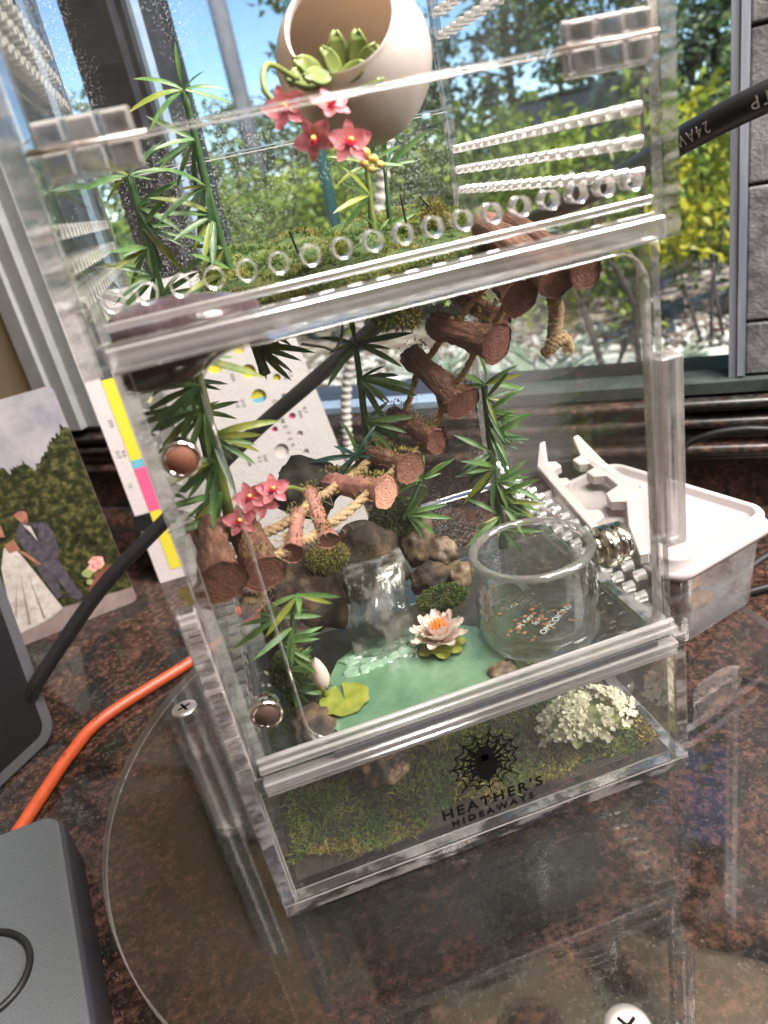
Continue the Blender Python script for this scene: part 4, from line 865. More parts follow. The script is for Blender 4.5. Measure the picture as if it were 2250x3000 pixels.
pd.add(pv, pf); solo('lily_pad', pd, 'pad', 'round olive lily pad at the front left of the pond', 'lily pad', (38, 19.5, 62))
BU = thing('lily_bud', 'closed pink lily bud beside the olive pad', 'flower', (32.5, 24, 62))
part('bud', MB().lathe([(.01, 13.5), (1.3, 11.6), (2.6, 8), (3.0, 5), (2.2, 2), (.6, 0), (.01, 0)], (32.5, 24, 65), 20), 'lily', BU)
bs = petal_mesh('sepal', 'pad', 8, 5.2, .24, .7)
for a in (-150, -30, 60, 150):
    x = Vector((math.cos(rad(a)) * .45, math.sin(rad(a)) * .45, .9)); z = Vector((-math.cos(rad(a)), -math.sin(rad(a)), .45)); q = basis(x, z).to_4x4(); q.translation = Vector((0, 0, 2.8)) * K; link('sepal', bs, BU, mat=q)
part('stem', MB().tube([(32.5, 24, 61.8), (32.5, 24, 65.5)], 1.0, 8), 'pad', BU)
dc = Vector((109.6, 23.5, 60.0))
DI = thing('glass_dish', 'round thick clear glass dish held by the magnet stack', 'dish', dc)
part('dish_wall', MB().lathe([(20.3, 5.2), (20.6, 9), (20.6, 32.6), (17.7, 32.6), (17.6, 10), (16.8, 7.2)][:3], dc, 96), 'dish', DI)
part('dish_wall', MB().lathe([(17.6, 32.6), (17.6, 10), (16.8, 7.4)], dc, 96), 'dish', DI)
part('dish_rim', MB().lathe([(20.6, 32.7), (20.3, 34.1), (19.1, 34.5), (17.9, 34.0), (17.6, 32.7)], dc, 96), 'rim', DI)
part('dish_foot', MB().lathe([(.01, 0), (15.5, 0), (18.6, 1.0), (20.0, 3.4), (20.25, 5.1), (16.7, 7.3), (14, 5.6), (.01, 5.4)], dc, 96), 'glass', DI)
cr = MB()
for k in range(46):
    a = rnd.uniform(0, 6.28); r_ = rnd.uniform(0, 15) ; cr.blob((dc.x + r_ * math.cos(a), dc.y + r_ * math.sin(a), 60 + 5.9), (rnd.uniform(.3, 1.2), rnd.uniform(.3, .9), .3), k, .5, 2, 1)
solo('food_crumbs', cr, 'chip', 'orange brown crumbs scattered in the glass dish', 'crumbs', dc + Vector((0, 0, 5.5)), kind='stuff')
for body, sz, x, y, ang in (('OMCOIONS', 3.4, 4.5, -3.5, 33), ('Spot', 2.6, -1.2, -1.0, 33), ('M. Kess', 2.6, -4.8, .8, 33)):
    link('lettering', text_mesh(body, sz, 'etch', .02), DI, mat=Matrix.Translation(Vector((x, y, 5.62)) * K) @ Matrix.Rotation(rad(ang), 4, 'Z'))
MG = thing('magnet_stack', 'stack of shiny nickel disc magnets between dish and right wall', 'magnet', (135, 21.5, 86.5))
rot = Matrix.Rotation(rad(90), 3, 'Y')
for k, x in enumerate((130.2, 132.9, 137.4)):
    w_ = (2.6, 4.3, 4.9)[k]; r_ = (5.0, 7.3, 7.0)[k]
    part('disc_magnet', MB().lathe([(.01, 0), (r_ - .5, 0), (r_, .5), (r_, w_ - .5), (r_ - .5, w_), (.01, w_)], (x, 21.5, 86.5), 40, mat=rot), 'nickel', MG)

# ------------------------------------------------------------------ lower chamber
LM = thing('moss_bed', 'moss bed covering the floor of the lower chamber', 'moss', (75, 70, 5.6))
mb = MB(); nu = 40; vs = []
def bedz(x, y): return 9 + 5.5 * mnoise.fractal(Vector((x, y, 3)) * .035, 1, 2, 4) + (6 if y > 60 else 6 * y / 60)
inb = lambda x, y: not (x > 128 and y > 30) and y > 9 + 3 * math.sin(x * .12)
for i in range(nu + 1):
    for j in range(nu + 1):
        x, y = 6 + 138 * i / nu, 8 + 130 * j / nu; vs.append((x, y, max(6.0, bedz(x, y) - 2.0) if inb(x, y) else 5.8))
mb.add(vs, [(i * (nu + 1) + j, (i + 1) * (nu + 1) + j, (i + 1) * (nu + 1) + j + 1, i * (nu + 1) + j + 1) for i in range(nu) for j in range(nu)]); part('soil_layer', mb, 'soil', LM)
fz = MB()
for _ in range(17000):
    x, y = rnd.uniform(7, 143), 9 + 95 * rnd.random() ** 1.5
    if not inb(x, y): continue
    hgt = 2 + 3.0 * max(0, clump_noise((x, y, 2), .1) + .25); c = clump_noise((x, y, 30), .06); mi = 0 if c < .16 else 1
    strand(fz, (x, y, max(6, bedz(x, y) - 2)), (rnd.uniform(-1, 1), rnd.uniform(-1, 1), rnd.uniform(.1, .9)), hgt * rnd.uniform(.6, 1.5), rnd.uniform(.35, .65), mi, .9, rnd)
part('moss', fz, ['moss', 'drymoss'], LM, False, kind='stuff')
solo('webbed_stone', MB().blob((46, 33, 19), (9, 8, 8), 23, .3, 2.2, 4), 'shell', 'brown stone with a pale raised web pattern in the lower chamber', 'stone', (46, 33, 12))
FL = thing('white_flower_head', 'dried white flower head lying on the moss at lower right', 'flower', (124, 22, 16))
def floret_mesh(seed):
    rn = random.Random(seed); mb = MB()
    for k in range(5):
        a = k * 1.257 + rn.uniform(-.3, .3); ln = rn.uniform(1.6, 2.6); u = Vector((math.cos(a), math.sin(a), rn.uniform(.1, .8))).normalized(); s_ = Vector((-math.sin(a), math.cos(a), rn.uniform(-.4, .4)))
        p1, p2 = u * ln * .6, u * ln + Vector((0, 0, rn.uniform(-.6, .6))); mb.add([(0, 0, 0), p1 - s_ * .8, p1 + s_ * .8 + Vector((0, 0, .4)), p2 - s_ * .5, p2 + s_ * .6], [(0, 1, 2), (1, 3, 4, 2)])
    return mb.mesh('floret', 'whitefl', False, recalc=False)
FM = [floret_mesh(k) for k in range(5)]; fb = wloc(FL)
for k in range(150):
    a = k * 2.39996; r_ = math.sqrt(k / 150); d = Vector((math.cos(a) * r_ * 22 , math.sin(a) * r_ * 13, 0)); z = 9 * math.sqrt(max(0, 1 - r_ * r_)) - 2 + rnd.uniform(-1.2, 1.2)
    d.x *= .86; d.y *= .84
    if mnoise.noise(Vector((d.x, d.y, 3)) * .22) < -.32: continue
    p = Vector((d.x - 1, d.y + 1.5, z + rnd.uniform(-1.5, 1.5))); nz = Vector((d.x * .06, d.y * .09 - .5, 1)); m4 = zframe(p, nz, rnd.uniform(.6, 1.25), rnd.uniform(0, 6)); link('floret', rnd.choice(FM), FL, mat=m4)
part('flower_core', MB().blob((123, 23, 14.5), (15, 8.5, 5.5), 9, .2, 2, 3), 'palegreen', FL)
gl_ = petal_mesh('leaf', 'palegreen', 8, 6, .2, .8)
for a in (-125, -85, -50, 190):
    x = Vector((math.cos(rad(a)), math.sin(rad(a)), -.05)); q = (basis(x, (0, -.4, 1)) * .72).to_4x4(); q.translation = Vector((13 * math.cos(rad(a)), 2 + 7.5 * math.sin(rad(a)), -3)) * K; link('leaf', gl_, FL, mat=q)

# ------------------------------------------------------------------ clear tub with white lid, printed clips, bark chips
e1 = Vector((.966, .259, 0)); e2 = Vector((-.259, .966, 0)); tc_ = Vector((201, 107, 0))
def TW(u, v, z): return tc_ + e1 * u + e2 * v + Vector((0, 0, z))
TB = thing('storage_tub', 'clear plastic tub with white snap lid right of the terrarium', 'tub', tc_ + Vector((0, 0, .3)))
def ringpts(hu, hv, r, z, n=7): return [TW(x, y, z) for x, y in rrect(-hu, hu, -hv, hv, r, n)]
def loft(mb, rings, caps=(True, True), mi=0):
    n_ = len(rings[0]); vs = [p for r_ in rings for p in r_]
    fs = [(i * n_ + k, i * n_ + (k + 1) % n_, (i + 1) * n_ + (k + 1) % n_, (i + 1) * n_ + k) for i in range(len(rings) - 1) for k in range(n_)]
    if caps[0]: fs.append(tuple(range(n_ - 1, -1, -1)))
    if caps[1]: fs.append(tuple((len(rings) - 1) * n_ + k for k in range(n_)))
    return mb.add(vs, fs, mi)
part('tub_body', loft(MB(), [ringpts(26, 43, 8, .3), ringpts(27, 44, 9, 1.5), ringpts(29.5, 46.3, 9.5, 40)], (True, False)), 'tub', TB)
lidm = MB(); loft(lidm, [ringpts(30, 46.8, 9, 37), ringpts(32.6, 49.4, 10, 37.6), ringpts(33.2, 50, 10.5, 39.5), ringpts(32.4, 49.2, 10.2, 41.2), ringpts(31.2, 48, 9.8, 41.8), ringpts(31, 47.8, 9.8, 46), ringpts(30.2, 47, 9.4, 47.3), ringpts(28.2, 45, 8, 47.4), ringpts(27.2, 44, 7.4, 46.6), ringpts(26.6, 43.4, 7, 44.2), ringpts(25.8, 42.6, 6.6, 43.8)], (False, True))
lid = part('lid', lidm, 'whitepl', TB)
hl = MB()
for (u, v) in ((20, 30), (20, 18), (21, 12), (22, 0), (-2, -8), (-4, -12), (-16, 20), (3, -6), (-14, 16)): hl.add([TW(u + .7 * math.cos(k), v + .7 * math.sin(k), 43.83) for k in [i * .785 for i in range(8)]], [tuple(range(8))])
part('air_hole', hl, 'bezel', lid, False)
def clip(label, poly, z0, z1, tip):
    lo = [(p[0], p[1], z0) for p in poly]; n_ = len(poly); cen = Vector((sum(p[0] for p in poly) / n_, sum(p[1] for p in poly) / n_, z0))
    t = thing('printed_clip', label, 'clip', cen, 'white printed clips on the tub lid'); mb = MB()
    mb.prism(poly, lambda p: (p[0], p[1], z0 + (0 if p[1] < tip else (p[1] - tip) * .12)), lambda p: (p[0], p[1], z1 + (0 if p[1] < tip else (p[1] - tip) * .12)))
    o = part('clip_body', mb, 'cream', t, False); bevel(o.data, .5)
    return t
def bar(path, w_):
    L_, R_ = [], []
    for i, p in enumerate(path):
        a = Vector(path[max(0, i - 1)]); b = Vector(path[min(len(path) - 1, i + 1)]); d = (b - a).normalized(); nn = Vector((-d.y, d.x))
        L_.append(Vector(p) + nn * w_[i]); R_.append(Vector(p) - nn * w_[i])
    return [tuple(x) for x in L_ + R_[::-1]]
c1 = clip('left white printed clip on the tub lid, notched edge towards its mate', [(166, 84), (169, 83), (172, 96), (178, 99), (179.5, 105), (174.5, 109), (177, 122), (179, 140), (184, 142), (185, 147), (181.5, 149), (184, 160), (190, 163), (190, 169), (186, 171), (196, 194), (192, 193), (179, 170), (176, 150)], 47.6, 52.2, 165)
c2 = clip('right white printed clip on the tub lid, the longer bent one', [(171, 60), (175, 59), (191, 88), (204, 112), (207, 122), (209, 150), (214, 188), (210, 187), (203, 166), (197, 164), (197, 157), (202, 155), (201, 148), (195, 146), (195, 139), (200.5, 136), (199, 122), (190, 118), (187, 109), (193, 105), (181, 84)], 47.6, 52.8, 160)
solo('bark_chip', MB().blob((211, 79, 5.2), (8.5, 4, 4.2), 31, .3, 2.5, 3), 'chip', 'rounded brown bark chip near the front corner inside the tub', 'chip', (211, 79, 4))
solo('bark_chip', MB().blob((218, 100, 5), (6.5, 12, 4), 35, .4, 2.5, 3), 'chip', 'long brown bark chip lying further back inside the tub', 'chip', (218, 100, 4))

# ------------------------------------------------------------------ gauge card behind the terrarium
GCd = thing('gauge_card', 'white hole gauge card standing behind the left of the terrarium', 'card', (0, 443, CZ + .3))
gh = [(48.8, 104.9, 4.9), (71, 91.7, 3.8), (51.8, 84.5, 5.9), (73.3, 73.5, 3.3), (54.4, 61.7, 6.4), (75.3, 56.1, 2.6), (77.7, 37.6, 3.0), (80.4, 20.6, 2.7), (60.9, 10, 6.5), (81.7, 3, 2.6), (64.3, -15.5, 6), (60.1, 30.1, 2.7), (22, 122, 7), (26, 96, 6.8), (0, 60, 5.5), (8, 20, 5.5)]
thru = [(-70.1, 140.3, 4.6), (-72.0, 120.2, 3.4), (-40, 140, 5), (-10, 145, 5)]
holed('card_sheet', [[(-75.5, CZ + .5), (124, CZ + .5), (112, -8), (96.5, 104), (87, 170), (-75.5, 170)]] + [circ(*h, 26) for h in gh + [t_ for t_ in thru[2:]]] + [circ(-69.6, 140.3, 4.2, 22), circ(-71, 120.2, 3.2, 22)], 1.8, lambda u, v, w_: (u, 443 + w_, v), GCd, ['card', 'card'], ch=0)
for z0, z1, m_ in ((60, 168, 'cyel'), (44.5, 59.9, 'cblu'), (24, 44.4, 'cpink'), (CZ + .4, 23.9, 'cwhite')):
    x1 = 84 if z0 > 100 else 94
    zz1 = min(z1, 112) if m_ == 'cyel' else z1
    part('colour_band', MB().box(-48, 84, 444.6, 445.2, z0, zz1), m_, GCd, False)
for z0, z1, m_ in ((36.3, 106.2, 'cyel'), (28.9, 36.2, 'cblu'), (-11.7, 28.8, 'cpink'), (-70, -11.8, 'cyel')):
    part('colour_band', MB().box(-62.7, -52.6, 441.7, 442.0, z0, z1), m_, GCd, False)
part('colour_band', MB().box(-62.7, -52.6, 441.7, 442.0, 106.3, 160), 'bezel', GCd, False)
part('card_clip', MB().box(-78, -63, 440.9, 445.4, -27, -12), 'blackrub', GCd, False)
gb = wloc(GCd)
def oncard(body, size, x, z, ang=-90):
    link('lettering', text_mesh(body, size, 'ink', .02, 1.1, .08), GCd, mat=Matrix.Translation((Vector((x, 441.95, z)) - gb) * K) @ Matrix.Rotation(rad(-ang), 4, 'Y') @ Matrix.Rotation(rad(90), 4, 'X'))
for i, ch in enumerate("DIAMETER"): oncard(ch, 5.6, 66.2 + .75 * i, 53.5 - 5.9 * i)
for body, x, z in (('184', 77.2, 91.7), ('4.7', 83.5, 92), ('170', 80, 73.2), ('4.3', 85.1, 73.6), ('.215', 40.1, 60), ('5.0', 35.1, 59.6), ('344', 84.7, 37.6), ('8.7', 89.6, 40), ('347', 45.2, 7.2), ('9.3', 40.2, 7.7), ('MM', 30.9, 7.5), ('204', 37.8, 83), ('355', -67.2, 71), ('317', -70.6, 44.4), ('9.0', -66, 43.9), ('13', -70.4, 15.7)): oncard(body, 4.4, x, z)

# ------------------------------------------------------------------ wedding print leaning on the counter
pd_ = Vector((-.977, -.211, 0)).normalized(); pn_ = Vector((pd_.y, -pd_.x, 0)); pa = Vector((-97, 422.2, CZ))
if pn_.y > 0: pn_ = -pn_
def PW(x, z, o=0.0): return pa + pd_ * x + Vector((0, 0, z + .3)) + pn_ * o
PH = thing('photo_print', 'wedding photo print of a couple standing on the counter at left', 'photo', PW(60, 0))
part('print_sheet', MB().prism(rrect(-2, 128, 0, 196, 5), lambda p: PW(p[0], p[1], -1.2), lambda p: PW(p[0], p[1], 0)), 'ph_path', PH, False)
def flat(name, polys, m_, o, parent=PH):
    mb = MB()
    for pl in polys: mb.add([PW(x, z, o) for x, z in pl], [tuple(range(len(pl)))])
    part(name, mb, m_, parent, False)
rn = random.Random(4)
flat('print_sky', [rrect(-1.8, 127.8, 60, 195.8, 4.8)], 'ph_sky', .05)
skyline = [(-1.8, 163), (3, 165), (6, 160), (9, 158), (13, 156), (17, 154), (19, 148), (24, 146), (33, 139), (38, 146), (45, 145), (50, 142), (56, 151), (66, 147), (80, 155), (100, 150), (127.8, 158)]
sk = []
for (a, b) in zip(skyline, skyline[1:]):
    for k in range(6): t = k / 6; sk.append((a[0] + (b[0] - a[0]) * t, a[1] + (b[1] - a[1]) * t + rn.uniform(-2.4, 2.4)))
sk.append(skyline[-1]); flat('print_trees', [sk + [(127.8, 26), (80, 24), (40, 18), (-1.8, 14)]], 'ph_tree', .10)
flat('print_bench', [[(-1.5, 42), (28, 37), (28, 31), (33, 22), (29, 21), (24, 28), (-1.5, 31)]], 'ph_brown', .14)
flat('print_shade', [[(52, 28), (43, 22), (39, 18), (34, 20), (36, 24), (47, 32)]], 'ph_dark', .14)
flat('print_suit', [[(57.5, 101), (50, 98), (41, 95), (38.5, 86), (39.5, 70), (43, 63), (41, 45), (37, 24), (41, 20.5), (46, 26), (50, 46), (52, 30), (56, 28.5), (59, 50), (61, 66), (64.5, 92), (62, 97)]], 'ph_suit', .18)
flat('print_shirt', [[(56.5, 99), (52, 95.5), (51.4, 82), (56, 91)]], 'ph_dress', .22)
flat('print_skin', [[(58.5, 104 + 0), (60, 108), (57.5, 111.5), (53, 111), (50.5, 107), (52, 100.5), (55.5, 98.5)], [(71, 104), (76, 104), (77, 96), (72, 94)], [(67, 90), (75, 88), (74, 80), (66, 80)], [(64, 78), (68, 80), (58, 62), (56, 63)]], 'ph_skin', .24)
flat('print_hair', [[(59, 109), (58, 112.5), (53, 112), (50.3, 108), (52, 109.5), (56, 110.5)], [(75.5, 106), (79, 104), (79, 92), (76, 92)]], 'ph_dark', .30)
flat('print_beard', [[(51.2, 103.5), (55, 98.6), (58, 101.5), (55.5, 101)]], 'ph_brown', .30)
flat('print_lapel', [[(57.5, 100), (56, 91), (51.5, 82), (54, 92)], [(51.5, 97), (51.5, 82), (48, 90)]], 'ph_dark', .23)
flat('print_fold', [[(72, 66), (84, 16), (82, 15.5)], [(68, 62), (72, 16), (70, 16)], [(76, 60), (90, 24), (89, 30)]], 'ph_path', .23)
flat('print_dress', [[(70, 84), (76, 86), (84, 70), (90, 40), (92, 12), (78, 13), (66, 15), (55, 19.5), (58, 34), (63, 58), (67, 76)]], 'ph_dress', .20)
def disc2(cx, cz, r_, n_=14): return [(cx + r_ * (1 + rn.uniform(-.18, .18)) * math.cos(6.283 * k / n_), cz + r_ * (1 + rn.uniform(-.18, .18)) * math.sin(6.283 * k / n_)) for k in range(n_)]
flat('print_bouquet', [disc2(17, 47, 6.5), disc2(23, 43, 4)], 'ph_rose', .26); flat('print_greenery', [disc2(30, 37, 6.5), disc2(34, 30, 4.5)], 'ph_tree', .25); flat('print_greenery', [disc2(27, 41, 4), disc2(28, 33, 2.5)], 'palegreen', .27)

# ------------------------------------------------------------------ tablet, grey device, cables, hose
tw_ = Vector((-.62, -.78, 0)).normalized(); tu_ = Vector((-.02, .33, .944)).normalized(); tn_ = tu_.cross(tw_).normalized(); ta = Vector((-141, 262, CZ))
if tn_.y > 0: tn_ = -tn_
def SW(x, z, o): return ta + tw_ * x + tu_ * (z + 1.5) + tn_ * o
TA = thing('tablet', 'dark leaning tablet with grey rounded bezel at the left edge', 'tablet', SW(60, 0, 0))
part('tablet_body', MB().prism(rrect(0, 160, 0, 230, 12, 8), lambda p: SW(p[0], p[1], -9), lambda p: SW(p[0], p[1], 0)), 'bezel', TA, False)
bevel(TA.children[0].data, 1.0, 2)
part('tablet_screen', MB().prism(rrect(8, 152, 8, 222, 7, 6), lambda p: SW(p[0], p[1], .05), lambda p: SW(p[0], p[1], .5)), 'screen', TA, False)
d1 = Vector((.235, -.972, 0)); d2 = Vector((-.985, -.06, 0)); da = Vector((-113, 152, 0))
def DW(u, v, z): return da + d1 * u + d2 * v + Vector((0, 0, z))
GD = thing('grey_device', 'grey pebbled plastic box with dark sides at the lower left', 'device', DW(80, 40, CZ + .2))
rr_ = lambda i, r_, z: [DW(x, y, z) for x, y in rrect(i, 240 - i, i, 140 - i, r_, 6)]
part('device_side', loft(MB(), [rr_(1, 9, CZ + .3), rr_(0, 10, CZ + 2), rr_(0, 10, -54), rr_(1.2, 9, -51.2)], (True, True)), 'greyside', GD)
part('device_top', loft(MB(), [rr_(2.0, 9, -51.1), rr_(2.2, 9, -50.4), rr_(3, 8.5, -50)], (False, True)), 'greybox', GD)
rg = [DW(85 + 21 * math.cos(6.283 * k / 40), 42 + 21 * math.sin(6.283 * k / 40), -49.2) for k in range(41)]
part('device_ring', MB().tube(rg, 1.5, 8), 'blackrub', GD)
cpath = [(255, 5, 223), (220.3, 50, 210.5), (211.6, 84, 201.5), (214, 122.6, 192.3), (207, 166, 181.5), (179.2, 216.4, 163), (154.9, 239, 150.3), (115.1, 269.8, 121.7), (79.5, 285.6, 99.1), (38.1, 297.1, 74.6), (-12, 296.3, 45.2), (-51, 293.4, 22.9), (-84.9, 288.5, 2.4), (-119.9, 278, -24.2), (-146, 268, -46), (-166, 275, -71), (-190, 330, -76.2)]
BC = thing('black_cable', 'thick black printed network cable running behind the terrarium', 'cable', (115, 270, 121))
CP = catmull(cpath, 10); part('cable_sheath', MB().tube(CP, 4.9, 20), 'blackrub', BC)
cam_mm = Vector((29.6, -172.8, 213.2)); cb = wloc(BC)
def oncable(body, size, at_):
    i = min(range(len(CP)), key=lambda k: (CP[k] - Vector(at_)).length); p = CP[i]; t = (CP[i - 1] - CP[min(i + 1, len(CP) - 1)]).normalized()
    v = (cam_mm - p); v = (v - t * v.dot(t)).normalized(); x = -t; y = v.cross(x)
    q = Matrix((x, y, v)).transposed().to_4x4(); q.translation = (p + v * 4.95 - cb) * K
    link('lettering', text_mesh(body, size, 'cableprint', .02, 1.3), BC, mat=q)
oncable('24AWG', 5.6, (212.6, 76, 203.2)); oncable('FTP', 5.6, (219.5, 49, 210.6))
OC = thing('orange_cable', 'orange round cable lying on the counter left of the stand', 'cable', (-109, 260, CZ))
OP = catmull([(30, 345, -77), (-15, 315, -77), (-55, 291, -77), (-109, 260, -77), (-128, 232, -77), (-139, 206, -77), (-152, 172, -77.2), (-165, 130, -77.2)], 8)
part('cable_sheath', MB().tube(OP, 4.0, 16), 'orangecable', OC)
for k, (body, f) in enumerate((('AWG', .30), ('CAT', .45), ('E1', .6))):
    i = int(f * (len(OP) - 1)); p = OP[i]; t = (OP[i + 1] - OP[i]).normalized(); v = Vector((0, -.3, 1)); v = (v - t * v.dot(t)).normalized(); x = -t; y = v.cross(x)
    q = Matrix((x, y, v)).transposed().to_4x4(); q.translation = (p + v * 4.05 - wloc(OC)) * K; link('lettering', text_mesh(body, 3, 'decal', .02, 1.2), OC, mat=q)
def thin(label, pts, r=2.2, group='thin black cords behind the tub'):
    o = solo('wire', MB().tube(catmull(pts, 8), r, 12), 'blackrub', label, 'cord', pts[0], group=group)
thin('thin black cord arching above the white tub lid', [(300, 215, -76), (322, 268, -48), (346, 285, -24), (363, 272, -11), (381, 258, -7.6), (394, 248, -8.4), (440, 212, -12)], 2.6)
thin('upper thin black cord behind the right end of the tub', [(262, 168, -72), (293, 160, -57), (326, 167, -52), (380, 172, -50)], 2.4)
thin('lower thin black cord behind the right end of the tub', [(262, 170, -78.4), (305, 169, -76.5), (327, 167, -76), (385, 158, -75)], 2.4)
thin('thin black cord lying flat on the counter beyond the disc', [(258, 105, -78.6), (275, 85, -78.6), (300, 92, -78.6), (360, 120, -78.6)], 1.5, None)
hp = catmull([gmm(.36, -.022, -60), gmm(.352, -.022, -25), gmm(.338, -.022, 46), gmm(.30, -.022, 130), gmm(.262, -.022, 222), gmm(.25, -.022, 260)], 40)
solo('ribbed_hose', MB().tube(hp, [4.6 + .9 * math.sin(i * 1.9) for i in range(len(hp))], 12), 'hose', 'pale ribbed flexible hose standing in front of the window', 'hose', hp[0])

# ------------------------------------------------------------------ garden outside (metres)
GZ = -.75
def gz(s, t): return GZ + min(1.2, max(0, t - 11.5) * .07)
def sheet(name, s0, s1, t0, t1, ns, nt_, m_, dz=0.0, amp=0.0):
    vs = []
    for i in range(ns + 1):
        for j in range(nt_ + 1):
            s_ = s0 + (s1 - s0) * i / ns; t_ = t0 + (t1 - t0) * (j / nt_) ** 1.5
            p = G(s_, t_, gz(s_, t_) + dz); p.z += amp * mnoise.noise(p * 2.5); vs.append(p)
    fs = [(i * (nt_ + 1) + j, (i + 1) * (nt_ + 1) + j, (i + 1) * (nt_ + 1) + j + 1, i * (nt_ + 1) + j + 1) for i in range(ns) for j in range(nt_)]
    o = link(name, MB().add(vs, fs).mesh(name, m_, True, scale=1.0), kind='structure')
sheet('garden_ground', -8, 14, .15, 5.2, 60, 40, 'mulch', 0, .05)
sheet('lawn', -40, 60, 5.1, 90, 40, 40, 'lawn', .01, .0)
sheet('gravel_bed', -.6, 1.7, 1.35, 2.7, 30, 20, 'gravel', .03, .04)
gv = MB(); rn = random.Random(9)
for k in range(2600):
    s_, t_ = rn.uniform(-.4, 2.6), 1.4 + 1.8 * rn.random(); r_ = rn.uniform(.008, .022) * (2.2 if rn.random() < .03 else 1)
    gv.blob(tuple(G(s_, t_, GZ + .03 + r_ * .3)), (r_, r_ * rn.uniform(.6, 1), r_ * .6), k, .2, 1, 1)
link('gravel_stones', gv.mesh('gravel_stones', 'gravel', True, scale=1.0, recalc=False), label='white and pale grey stones scattered below the window', category='gravel', kind='stuff')
def leafcloud(mb, rn, clumps, n, size, spread, mi=0):
    for _ in range(n):
        c, r_ = rn.choice(clumps); d = Vector((rn.gauss(0, .5), rn.gauss(0, .5), rn.gauss(0, .5))); p = c + d * r_ * spread
        u = Vector((rn.uniform(-1, 1), rn.uniform(-1, 1), rn.uniform(-.7, .9))).normalized(); v = u.cross(Vector((rn.uniform(-1, 1), rn.uniform(-1, 1), rn.uniform(-1, 1)))).normalized()
        w_ = u.cross(v) * .18; l_ = size * rn.uniform(.6, 1.3); h_ = l_ * .27
        mb.add([p, p + u * l_ * .45 + v * h_ + w_ * l_, p + u * l_, p + u * l_ * .45 - v * h_ + w_ * l_], [(0, 1, 2), (0, 2, 3)], mi)
def shrub(name, label, cat, s_, t_, h_, w_, nl, size, m_, seed, group=None, low=.15, trunks=3, tr=.018):
    rn = random.Random(seed); b = G(s_, t_, gz(s_, t_)); o = bpy.data.objects.new(name, None); col.objects.link(o); o.location = b; setp(o, label=label, category=cat, group=group)
    tm = MB(); cl = []
    for k in range(trunks):
        a = Vector((rn.uniform(-.08, .08), rn.uniform(-.08, .08), -.02)); tip = Vector((rn.uniform(-.4, .4) * w_, rn.uniform(-.3, .3) * w_, h_ * rn.uniform(.7, .95)))
        tm.tube(catmull([a, a.lerp(tip, .4) + Vector((rn.uniform(-.1, .1), 0, 0)) * w_, tip], 5), [tr * (1 - .07 * i) for i in range(11)], 6)
    for k in range(26):
        cl.append((Vector((rn.uniform(-.5, .5) * w_, rn.uniform(-.45, .45) * w_ * .8, h_ * rn.uniform(low, 1))), rn.uniform(.14, .3) * min(w_, h_)))
    lm = MB(); leafcloud(lm, rn, cl, nl, size, .9)
    link('trunk', tm.mesh('trunk', 'trunk', True, scale=1.0, recalc=False), o); link('crown', lm.mesh('crown', m_, False, scale=1.0, recalc=False), o, kind='stuff'); return o
GH = 'hedge shrubs outside the window'
shrub('garden_shrub', 'green hedge shrub outside, seen directly below the hanging pot', 'shrub', 2.6, 4.3, .98, 1.3, 1900, .075, 'hedge', 1, GH)
shrub('garden_shrub', 'green hedge shrub outside, right of the hanging pot', 'shrub', 1.6, 4.1, .95, 1.3, 1900, .075, 'hedge', 2, GH)
shrub('garden_shrub', 'dark hedge shrub outside, between two bamboo stems on the left', 'shrub', 3.7, 4.6, 1.05, 1.3, 1900, .075, 'hedge', 3, GH)
shrub('garden_shrub', 'hedge shrub outside beyond the left window pane', 'shrub', 5.2, 4.6, .95, 1.6, 1700, .08, 'hedge', 4, GH)
shrub('garden_shrub', 'hedge shrub outside, behind the right wall of the terrarium', 'shrub', .75, 3.9, .95, 1.2, 1700, .07, 'hedge', 5, GH)
shrub('lime_shrub', 'lime yellow shrub top catching the sun behind the orchid', 'shrub', 2.1, 5.0, 1.02, 1.8, 800, .085, 'lime', 6, low=.7)
shrub('lime_shrub', 'lime shrub outside between mullion and pot', 'shrub', 3.2, 4.9, 1.0, 1.6, 700, .085, 'lime', 7, low=.7)
shrub('lime_shrub', 'lime shrub outside behind the vent hole rows of the right wall', 'shrub', 1.0, 4.8, .98, 1.6, 800, .08, 'lime', 8, low=.65)
shrub('yellow_shrub', 'bright yellow green shrub beside the window jamb', 'shrub', .1, 2.8, 1.0, .5, 420, .062, 'yellowleaf', 9, low=.45, tr=.01)
shrub('garden_shrub', 'loose leafy shrub behind the yellow one at the window jamb', 'shrub', .05, 3.3, .95, .9, 1300, .075, 'hedge', 10)
def branchy(label, segs, r0):
    o = bpy.data.objects.new('bare_tree', None); col.objects.link(o); b = G(segs[0][0][0], segs[0][0][1], segs[0][0][2]); o.location = b; setp(o, label=label, category='tree')
    for i, sg in enumerate(segs):
        P_ = catmull([G(*q) - b for q in sg], 6); link('trunk' if i == 0 else 'branch', MB().tube(P_, [r0 * (1 - .3 * i / max(1, len(segs))) * (1 - .5 * k / len(P_)) for k in range(len(P_))], 8).mesh('trunk', 'trunk', True, scale=1.0), o)
branchy('thin dark forked trunk outside near the window jamb', [[(.31, 2.3, -.76), (.32, 2.3, -.55), (.32, 2.3, -.39), (.28, 2.3, -.06), (.27, 2.3, .3)], [(.32, 2.3, -.42), (.37, 2.3, -.3), (.44, 2.3, -.17), (.47, 2.3, .15)], [(.32, 2.3, -.5), (.38, 2.3, -.6), (.42, 2.31, -.74)]], .014)
